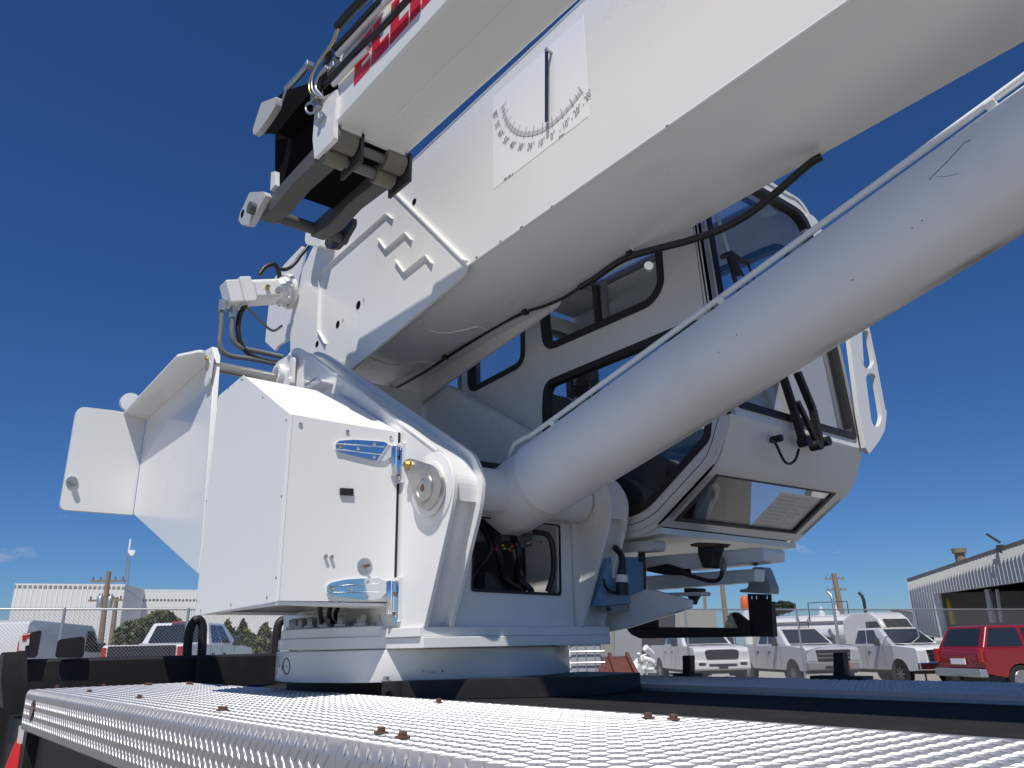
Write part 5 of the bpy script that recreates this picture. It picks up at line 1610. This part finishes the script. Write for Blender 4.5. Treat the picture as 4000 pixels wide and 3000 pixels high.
# posts found from the photo, then on at even spacing
ts = []
for c, x, y in (('d1', 503, 400), ('d1', 1478, 400), ('d4', 390, 530), ('d4', 1250, 600), ('d3', 1362, 400)):
    d_ = ray(c, x, y)
    A = np.array([[d_[0], -fd.x], [d_[1], -fd.y]])
    s_ = np.linalg.solve(A, np.array([FA.x, FA.y]))
    ts.append(s_[1])
ts += [ts[0] - 4.9, (ts[1] + ts[4]) / 2, ts[1] + (ts[4] - ts[1]) * .25, ts[1] + (ts[4] - ts[1]) * .75]
for t in ts:
    x, y = FA.x + fd.x * t, FA.y + fd.y * t
    MB().cyl((x, y, fz(t) - .1), (x, y, FT + .03), .033, 10).build('fence_post', 'galv', fence)
m = MB()
H = FT + 1.45
S_ = .075
cnt = int((FLn + H) / S_)
for k in range(cnt):
    t0 = k * S_ - H
    for a, b in ((t0, t0 + H), (t0 + H, t0)):
        pts = []
        za, zb2 = FT - H, FT - .01
        ta, tb = a, b
        # clip to the fence length
        def lerp(t): return (t - ta) / (tb - ta)
        u0, u1 = 0.0, 1.0
        for lim in (0.0, FLn):
            u = lerp(lim)
            if 0 < u < 1:
                if (lim == 0.0) == (tb > ta): u0 = max(u0, u)
                else: u1 = min(u1, u)
        if u1 - u0 < .02 or max(ta, tb) < 0 or min(ta, tb) > FLn: continue
        p = []
        for u in (u0, u1):
            t = ta + (tb - ta) * u
            p.append(Vector((FA.x + fd.x * t, FA.y + fd.y * t, za + (zb2 - za) * u)))
        dd = (p[1] - p[0]).normalized()
        w = .0030
        n1 = dd.cross(Vector((fd.y, -fd.x, 0))).normalized() * w
        n2 = Vector((fd.y, -fd.x, 0)) * w
        m.add([p[0] + n1, p[0] - n1 * .5 + n2, p[0] - n1 * .5 - n2, p[1] + n1, p[1] - n1 * .5 + n2, p[1] - n1 * .5 - n2], [(0, 1, 4, 3), (1, 2, 5, 4), (2, 0, 3, 5)])
m.build('chain_mesh', 'wire', fence, kind='stuff')
# barbs of twisted wire along the top rail
m = MB()
for k in range(int(FLn / .075)):
    t = k * .075
    p = Vector((FA.x + fd.x * t, FA.y + fd.y * t, FT))
    m.tube([p, p + Vector((fd.x * .02, fd.y * .02, .055))], .003, 3)
m.build('wire_ends', 'wire', fence, kind='stuff')

# ------------------------------------------------------------------ buildings
def vwall(m, a, b, z0, z1a, z1b, th=.12):
    a, b = Vector((a.x, a.y, 0)), Vector((b.x, b.y, 0))
    d = (b - a).normalized()
    n = Vector((d.y, -d.x, 0)) * th
    m.hexa([a + Vector((0, 0, z0)), b + Vector((0, 0, z0)), b + n + Vector((0, 0, z0)), a + n + Vector((0, 0, z0)),
            a + Vector((0, 0, z1a)), b + Vector((0, 0, z1b)), b + n + Vector((0, 0, z1b)), a + n + Vector((0, 0, z1a))])


def ribs(m, a, b, z0f, z1f, step, w, h, side):
    a, b = Vector((a.x, a.y, 0)), Vector((b.x, b.y, 0))
    d = (b - a)
    L = d.length
    d.normalize()
    n = Vector((d.y, -d.x, 0)) * side
    k = step / 2
    while k < L:
        z0, z1 = z0f(k), z1f(k)
        p = a + d * k
        if z1 - z0 > .05:
            m.add([p - d * w / 2 + Vector((0, 0, z0)), p + n * h + Vector((0, 0, z0)), p + d * w / 2 + Vector((0, 0, z0)),
                   p - d * w / 2 + Vector((0, 0, z1)), p + n * h + Vector((0, 0, z1)), p + d * w / 2 + Vector((0, 0, z1))], [(0, 1, 4, 3), (1, 2, 5, 4), (3, 4, 5), (0, 2, 1)])
        k += step


wh = thing('warehouse', 'pale ribbed metal warehouse with a stepped front far behind the left fence', 'building', tuple(at(300, 70)))
A_ = far('d1', 118, 172, 62)
B_ = far('d1', 982, 176, 62)
C_ = far('d1', 1130, 215, 76)
E_ = far('s', 1330, 2300, 78)
zt1 = (A_.z + B_.z) / 2
for nm, a, b, z1a, z1b, mt, st in (('front_wall', A_, B_, A_.z, B_.z, 'siding', .42), ('side_wall', B_, C_, B_.z, C_.z, 'siding', .42), ('front_wall', C_, E_, C_.z, C_.z, 'siding', .42)):
    m = MB()
    vwall(m, a, b, -2.5, z1a, z1b, -.2)
    w_ = m.build(nm, mt, wh)
    m = MB()
    L_ = (Vector((b.x, b.y)) - Vector((a.x, a.y))).length
    ribs(m, a, b, lambda k: -2.4, lambda k, z1a=z1a, z1b=z1b, L_=L_: z1a + (z1b - z1a) * k / L_, st * .7, .10, .018, 1)
    m.build('wall_ribs', mt, w_, kind='stuff')
m = MB()
m.plate([Vector((p.x, p.y, zt1 - .05)) for p in (A_, B_, C_, E_)] + [Vector((E_.x * 1.35, E_.y * 1.35, zt1 - .05)), Vector((A_.x * 1.5, A_.y * 1.5, zt1 - .05))], (0, 0, -.2))
m.build('roof', 'roof_trim', wh)
for a, b in ((A_, B_), (B_, C_), (C_, E_)):
    MB().bar((a.x, a.y, a.z + .05), (b.x, b.y, (b.z if b is not E_ else a.z) + .03), .02, .12).build('roof_edge', 'siding', wh)

shed = thing('metal_shed', 'grey corrugated metal shed with a dark open bay at the right', 'building', tuple(at(3800, 46)))
S0 = far('f1', 755, 480, 50)
S1 = far('f1', 1991, 70, 39)
sd_ = Vector((S1.x - S0.x, S1.y - S0.y, 0))
sL = sd_.length
sd_.normalize()
sn_ = (-sd_.y, sd_.x, 0)


def onS(c, pts): return onP(c, pts, (S0.x, S0.y, 0), sn_)


zgr = ground_z(S0.x, S0.y) - .3
r_l, r_m = onS('f1', [(755, 482), (1991, 75)])
S2 = S1 + sd_ * 7
r_r = Vector((S2.x, S2.y, r_m.z + (r_m.z - r_l.z) / sL * 7))
oh = onS('f1', [(1070, 612), (1991, 470)])
o_l, o_r = oh[0], Vector((S2.x - sd_.x * .6, S2.y - sd_.y * .6, (oh[0].z + oh[1].z) / 2))
o_l.z = (oh[0].z + oh[1].z) / 2
outl = [Vector((S0.x, S0.y, zgr)), Vector((S2.x, S2.y, zgr)), r_r, r_l]
bay = [Vector((o_l.x, o_l.y, zgr + .05)), Vector((o_r.x, o_r.y, zgr + .05)), o_r, o_l]
bkn = Vector((-sd_.y, sd_.x, 0))
if bkn.dot(Vector((S0.x, S0.y, 0))) < 0: bkn = -bkn
w_ = MB().plate([outl, bay], bkn * .1).build('front_wall', 'siding_grey', shed)
sb0 = (Vector((o_l.x, o_l.y, 0)) - Vector((S0.x, S0.y, 0))).length
sb1 = (Vector((o_r.x, o_r.y, 0)) - Vector((S0.x, S0.y, 0))).length
m = MB()
slope_ = (r_m.z - r_l.z) / sL
nside = 1 if Vector((sd_.y, -sd_.x, 0)).dot(-bkn) > 0 else -1
ribs(m, S0, S2, lambda k: (o_l.z if sb0 - .1 < k < sb1 + .1 else zgr), lambda k: r_l.z + slope_ * k - .02, .32, .26, .20, nside)
m.build('wall_ribs', 'siding_grey', w_, kind='stuff')
MB().bar(r_l - sd_ * .2 + Vector((0, 0, .08)), r_r + Vector((0, 0, .08)), .06, .26).build('roof_edge', 'roof_trim', shed)
m = MB()
m.plate([r_l + Vector((0, 0, .06)), r_r + Vector((0, 0, .06)), r_r + bkn * 16 + Vector((0, 0, .06)), r_l + bkn * 16 + Vector((0, 0, .06))], (0, 0, .1))
m.build('roof', 'roof_trim', shed)
for a, b in ((S0, S0 + bkn * 16), (S0 + bkn * 16, S2 + bkn * 16)):
    m = MB()
    vwall(m, a, b, zgr, r_l.z, r_l.z)
    m.build('wall', 'siding_grey', shed)
MB().plate([Vector((p.x, p.y, p.z)) + bkn * 9 for p in outl], bkn * .1).build('inner_wall', 'recess_shade', shed)  # blackened wall and ceiling carry the shade inside the open bay
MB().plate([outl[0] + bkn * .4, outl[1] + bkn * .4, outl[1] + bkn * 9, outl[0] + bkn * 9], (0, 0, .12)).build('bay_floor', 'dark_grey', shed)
MB().plate([Vector((p.x, p.y, o_l.z + .2)) for p in (outl[0] + bkn * .3, outl[1] + bkn * .3, outl[1] + bkn * 9, outl[0] + bkn * 9)], (0, 0, .1)).build('bay_ceiling', 'recess_shade', shed)
for pts, mt, nm in (([(1488, 560), (1530, 560), (1590, 920), (1545, 920)], 'lavender_panel', 'bay_post'), ([(1530, 570), (1545, 600), (1625, 920), (1595, 920)], 'roof_trim', 'bay_post'), ([(1085, 660), (1100, 690), (1168, 925), (1135, 950)], 'yellow_plastic', 'jamb_guard'), ([(1605, 560), (1612, 560), (1665, 920), (1655, 920)], 'siding_grey', 'bay_post')):
    MB().plate([p + bkn * .3 for p in onS('f1', pts)], bkn * .12).build(nm, mt, shed)
ch = onS('f1', [(1100, 310), (1095, 150)])
MB().lathe([(.24, -.4), (.24, (ch[1] - ch[0]).length - .15), (.34, (ch[1] - ch[0]).length - .12), (.34, (ch[1] - ch[0]).length + .1)], ch[0] + bkn * 1.0, (0, 0, 1), 14).build('vent_stack', 'wood_pole', shed, smooth=40)
lp = onS('f1', [(1750, 130)])[0]
MB().box((lp.x - .15, lp.y - .2, lp.z - .15), (lp.x + .15, lp.y + .15, lp.z + .2)).build('wall_lamp', 'dark_grey', shed, bevel=.03)
MB().bar(lp + Vector((0, 0, .3)), lp + Vector((0, 0, .7)) - bkn * .5, .08, .08).build('lamp_arm', 'dark_grey', shed)

an = thing('corrugated_annex', 'low grey corrugated lean-to beside the metal shed', 'building', tuple(at(3530, 58)))
a, b = far('f1', 590, 785, 58), far('f1', 815, 810, 56)
m = MB()
vwall(m, a, b, -2.2, a.z, b.z)
w_ = m.build('wall', 'siding_grey', an)
m = MB()
ribs(m, a, b, lambda k: -2.2, lambda k: a.z, .3, .16, .07, 1)
m.build('wall_ribs', 'siding_grey', w_, kind='stuff')
MB().bar((a.x, a.y, a.z), (b.x, b.y, b.z), .5, .12).build('roof_edge', 'roof_trim', an)

# ------------------------------------------------------------------ poles and mast
def pole(label, c, top, bot_, D, r, arms=True, cans=()):
    a = far(c, *top, D)
    g_ = Vector((a.x, a.y, ground_z(a.x, a.y)))
    t = thing('utility_pole', label, 'utility pole', tuple(g_), None)
    b = far(c, *bot_, D)
    low = b + (b - a).normalized() * ((b.z - g_.z) / max(.01, (a.z - b.z))) * (a - b).length
    MB().cyl(low, a, r, 12, r * .7).build('pole', 'wood_pole', t)
    side = Vector(right_h)
    if arms:
        for k, z in enumerate((.5, 1.5)):
            p = a + (b - a).normalized() * z
            MB().bar(p - side * .9, p + side * .9, .09, .10).build('crossarm', 'wood_pole', t)
            for s in (-.8, -.4, .4, .8): MB().cyl(p + side * s + Vector((0, 0, .05)), p + side * s + Vector((0, 0, .22)), .045, 8).build('insulator', 'grey_metal', t)
    for x, y in cans:
        p = far(c, x, y, D)
        MB().lathe([(.15, -.28), (.16, -.25), (.16, .25), (.12, .3)], p, (0, 0, 1), 18).build('transformer', 'galv', t, smooth=40)
        for s in (-.07, .07): MB().cyl(p + side * s + Vector((0, 0, .28)), p + side * s + Vector((0, 0, .45)), .03, 8).build('bushing', 'grey_metal', t)
    return t


pole('tall wooden utility pole with two transformers before the warehouse', 'd1', (855, 65), (797, 560), 48, .17, True, ((785, 305), (862, 308)))
pole('shorter wooden pole standing right of the transformer pole', 'd1', (916, 268), (880, 560), 50, .17, False)
pole('bare tan pole rising above the white tank truck', 'd4', (657, 258), (716, 560), 80, .32, True)
pole('thin tan pole left of the black slotted bracket', 'c8', (958, 1255), (992, 1560), 70, .26, False)
pole('thinnest tan pole farthest left below the operator cab', 'c8', (832, 1290), (838, 1430), 90, .22, False)
ms = thing('radio_mast', 'thin radio mast on the skyline above the warehouse', 'mast', tuple(at(500, 140)))
a, b = far('s', 503, 2160, 140), far('s', 492, 2290, 140)
low = b + (b - a) * 1.5
sd2 = Vector(right_h)
for dx in (-.35, .35): MB().cyl(low + sd2 * dx, a + sd2 * dx * .5, .10, 6).build('mast_leg', 'galv', ms)
for k in range(16):
    p, q_ = low.lerp(a, k / 16), low.lerp(a, (k + 1) / 16)
    MB().bar(p - sd2 * .33, q_ + sd2 * .3, .06, .06).build('mast_brace', 'galv', ms)
MB().cyl(a, a + Vector((0, 0, 2.2)), .16, 8).build('antenna', 'panel_white', ms)
MB().lathe([(.5, 0), (.45, .3)], a + sd2 * .6, fwd_h * -1, 14).build('antenna', 'panel_white', ms)

# ------------------------------------------------------------------ yard clutter right of the turret
def boxed(name, label, cat, c, pts, D, depth, mt, extra=None):
    P = [far(c, x, y, D) for x, y in pts]
    cx = sum(P, Vector()) / len(P)
    n = Vector((fwd_h[0], fwd_h[1], 0))
    g_ = ground_z(cx.x, cx.y)
    t = thing(name, label, cat, (cx.x, cx.y, g_))
    d0 = Vector((P[0].x, P[0].y, 0))
    nn = Vector((-d0.x, -d0.y, 0)).normalized()
    MB().plate(P, -nn * depth).build('body', mt, t, bevel=.03)
    return t, nn


boxed('tan_container', 'tan storage container below the turret edge', 'container', 'f2', [(330, 260), (615, 262), (612, 700), (340, 700)], 27, 2.4, 'tan_panel')
boxed('grey_container', 'lavender grey metal container behind the red ramp', 'container', 'f2', [(616, 235), (940, 240), (942, 830), (612, 830)], 26.5, 2.4, 'lavender_panel')
boxed('tan_building', 'plain tan building above the black step bar', 'building', 'f2', [(1352, 15), (1835, 15), (1835, 420), (1352, 420)], 60, 8, 'tan_panel')
t_, nn = boxed('dark_truck_body', 'dark stake truck body seen through the fence', 'truck body', 'f2', [(1100, 55), (1345, 60), (1350, 600), (945, 600), (945, 340), (1100, 340)], 40, 2.2, 'dark_grey')
boxed('white_drum', 'pale blue white plastic drum right of the slewing ring', 'drum', 'f2', [(32, 480), (50, 465), (115, 465), (128, 480), (128, 900), (32, 900)], 22, .5, 'panel_white')
boxed('concrete_block', 'pale concrete wheel stop in front of the pickup truck', 'concrete block', 'f2', [(1738, 800), (2068, 800), (2072, 870), (1735, 870)], 28, .3, 'concrete')
# red loading ramp
P = [far('f2', x, y, D) for x, y, D in ((405, 570, 25), (765, 560, 25), (840, 640, 23), (900, 850, 20), (480, 850, 20), (415, 640, 23))]
ctr = sum(P, Vector()) / 6
rp_ = thing('loading_ramp', 'rusty red steel loading ramp leaning behind the turret base', 'ramp', (ctr.x, ctr.y, ground_z(ctr.x, ctr.y)))
MB().plate([P[0], P[1], P[3], P[4]], (0, 0, -.06)).build('ramp_deck', 'red_ramp', rp_)
for a, b in ((P[0], P[4]), (P[1], P[3]), (P[0].lerp(P[1], .42), P[4].lerp(P[3], .42))):
    MB().bar(a, b, .10, .22).build('ramp_rail', 'red_ramp', rp_)
# caged white tote
ct = far('f2', 275, 640, 22)
tote = thing('caged_tote', 'white liquid tote in a wire cage beside the drum', 'tote', (ct.x, ct.y, ground_z(ct.x, ct.y)))
sdv, fv = Vector(right_h), Vector(fwd_h)
def tp2(u, v, w): return ct + sdv * u + fv * v + Vector((0, 0, w))
MB().hexa([tp2(-.42, 0, -.62), tp2(.42, 0, -.62), tp2(.42, .9, -.62), tp2(-.42, .9, -.62), tp2(-.42, 0, .5), tp2(.42, 0, .5), tp2(.42, .9, .5), tp2(-.42, .9, .5)]).build('tank', 'lavender_panel', tote, bevel=.06)
for u in (-.48, -.24, 0, .24, .48): MB().tube([tp2(u, -.04, -.62), tp2(u, -.04, .56)], .018, 6).build('cage_bar', 'galv', tote)
for w in (-.6, -.3, 0, .28, .55): MB().tube([tp2(-.5, -.06, w), tp2(.5, -.06, w)], .018, 6).build('cage_bar', 'galv', tote)
# white jumble of trailer parts
c0 = far('f2', 900, 680, 24)
tj = thing('trailer_coupling', 'white trailer tongue with jack wheel left of the pickup truck', 'trailer', (c0.x, c0.y, ground_z(c0.x, c0.y)))
for pts, r_ in (([(800, 700), (860, 650), (920, 590), (1000, 560)], .07), ([(905, 530), (915, 600), (945, 650)], .05), ([(950, 590), (1030, 610), (1080, 640)], .09), ([(960, 700), (1010, 720), (1070, 720)], .07), ([(985, 460), (1030, 500), (1060, 540)], .10), ([(1000, 640), (1000, 780)], .04)):
    MB().tube([far('f2', x, y, 24 + .1 * i) for i, (x, y) in enumerate(pts)], r_, 8).build('tongue', 'panel_white', tj, smooth=50)
p = far('f2', 890, 740, 23.8)
MB().lathe([(.10, -.09), (.19, -.08), (.21, 0), (.19, .08), (.10, .09)], p, (1, .3, 0), 16).build('jack_wheel', 'panel_white', tj, smooth=50)
# blue tarp and traffic drum far back
p = far('f1', 310, 1455, 30)
tb = MB().lathe([(.05, 0), (.35, .02), (.3, .18), (.1, .3)], (p.x, p.y, ground_z(p.x, p.y)), (0, 0, 1), 9).build('blue_tarp', 'blue_tarp')
tag(tb, 'small crumpled blue tarp on the ground under the pickup truck', 'tarp')
p = far('f3', 125, 330, 46)
bd = thing('orange_beacon', 'white post with an orange beacon left of the slotted bracket', 'beacon', (p.x, p.y, ground_z(p.x, p.y)))
MB().cyl((p.x, p.y, ground_z(p.x, p.y)), (p.x, p.y, p.z + .1), .22, 14).build('post', 'panel_white', bd)
MB().lathe([(.24, 0), (.26, .1), (.22, .6), (.1, .75)], (p.x, p.y, p.z + .1), (0, 0, 1), 14).build('lamp', 'orange_plastic', bd, smooth=40)

# ------------------------------------------------------------------ plants
def leaves(m, c, rad, n, size, spiky=0.0):
    for _ in range(n):
        while True:
            p = Vector((random.uniform(-1, 1), random.uniform(-1, 1), random.uniform(-1, 1)))
            if .25 < p.length < 1: break
        p = Vector((p.x * rad[0], p.y * rad[1], p.z * rad[2]))
        if spiky and p.z > 0:
            k = 1 - spiky * p.z / rad[2]
            p.x *= k; p.y *= k
        o = Vector(c) + p
        a = Vector((random.gauss(0, 1), random.gauss(0, 1), random.gauss(0, 1) + (1.2 if spiky else 0))).normalized()
        b = a.cross(Vector((random.gauss(0, 1), random.gauss(0, 1), random.gauss(0, 1)))).normalized()
        s_ = size * random.uniform(.6, 1.4)
        m.add([o - a * s_, o - b * s_ * .45, o + a * s_, o + b * s_ * .45], [(0, 1, 2, 3)])


def bush(name, label, cat, c, blobs, D, mt, n, size, spiky=0.0):
    g0 = None
    m = MB()
    st_ = MB()
    for x, y, rx, rz_ in blobs:
        p = far(c, x, y, D + random.uniform(-.6, .6))
        k = D / FPX * CR[c][2]
        gz = ground_z(p.x, p.y)
        if g0 is None: g0 = Vector((p.x, p.y, gz))
        leaves(m, p, (rx * k, rx * k, rz_ * k), n, size, spiky)
        st_.tube([(p.x, p.y, gz - .05), (p.x + .03, p.y, (gz + p.z) / 2), (p.x, p.y, p.z)], [.05, .035, .02], 6)
    t = thing(name, label, cat, tuple(g0))
    m.build('crown', mt, t)
    st_.build('trunk', 'bark', t)
    return t


bush('bush', 'dense green bush left of the rear facing pickup', 'bush', 'f5', [(190, 480, 140, 180), (330, 400, 130, 130), (110, 600, 100, 150), (420, 330, 90, 90), (300, 620, 160, 170)], 31, 'leaf', 1100, .13)
bush('bush', 'taller olive bush behind the pickup cab roof', 'bush', 'f5', [(560, 260, 110, 110), (650, 210, 90, 80), (560, 420, 150, 160), (740, 300, 90, 100)], 34, 'leaf', 900, .14)
for x, y0, w, i in ((1440, 260, 95, 0), (1640, 265, 95, 1), (1920, 300, 105, 2), (1330, 430, 80, 3), (1780, 440, 90, 4)):
    lab = ['spiky green conifer shrub right of the black hoop', 'spiky green conifer shrub in the middle of the row below the box', 'spiky green conifer shrub beside the slewing ring edge', 'lower green shrub closest to the pickup door', 'lower green shrub between two taller spiky ones'][i]
    hgt = (760 - y0) / 2
    bush('conifer_shrub', lab, 'shrub', 'f5', [(x, y0 + hgt, w, hgt), (x - w * .6, y0 + hgt * 1.3, w * .8, hgt * .72), (x + w * .7, y0 + hgt * 1.25, w * .85, hgt * .78), (x - w * .2, y0 + hgt * .75, w * .35, hgt * .6), (x + w * .35, y0 + hgt * .8, w * .35, hgt * .55), (x, y0 + hgt * 1.6, w * 1.5, hgt * .6)], 30 + i * .3, 'leaf', 700, .11, spiky=.6)
bush('tree', 'dark green tree top behind the white tank truck', 'tree', 'f3', [(640, 270, 90, 70), (730, 260, 70, 50), (560, 310, 60, 50)], 70, 'leaf_dark', 1200, .20)
bush('tree', 'hazy green trees on the skyline behind the semi tractor', 'tree', 'f3', [(1640, 480, 90, 70), (1560, 520, 70, 60), (1750, 520, 90, 60)], 90, 'leaf', 900, .28)
bush('tree', 'small dark tree beside the slotted black bracket', 'tree', 'f2', [(2040, 150, 60, 90), (2000, 210, 50, 60)], 62, 'leaf_dark', 700, .16)
m = MB()
for _ in range(900):
    x, y = random.uniform(-60, 130), random.uniform(700, 1500)
    p = far('f4', x, y, random.uniform(9, 14))
    gz = ground_z(p.x, p.y)
    hh = random.uniform(.4, 1.5)
    m.add([(p.x - .012, p.y, gz), (p.x + .012, p.y, gz), (p.x + random.gauss(0, .2), p.y + random.gauss(0, .2), gz + hh)], [(0, 1, 2)])
gr = m.build('dry_grass', 'straw', kind='stuff')
tag(gr, 'tuft of tall dry grass at the far left edge', 'grass')
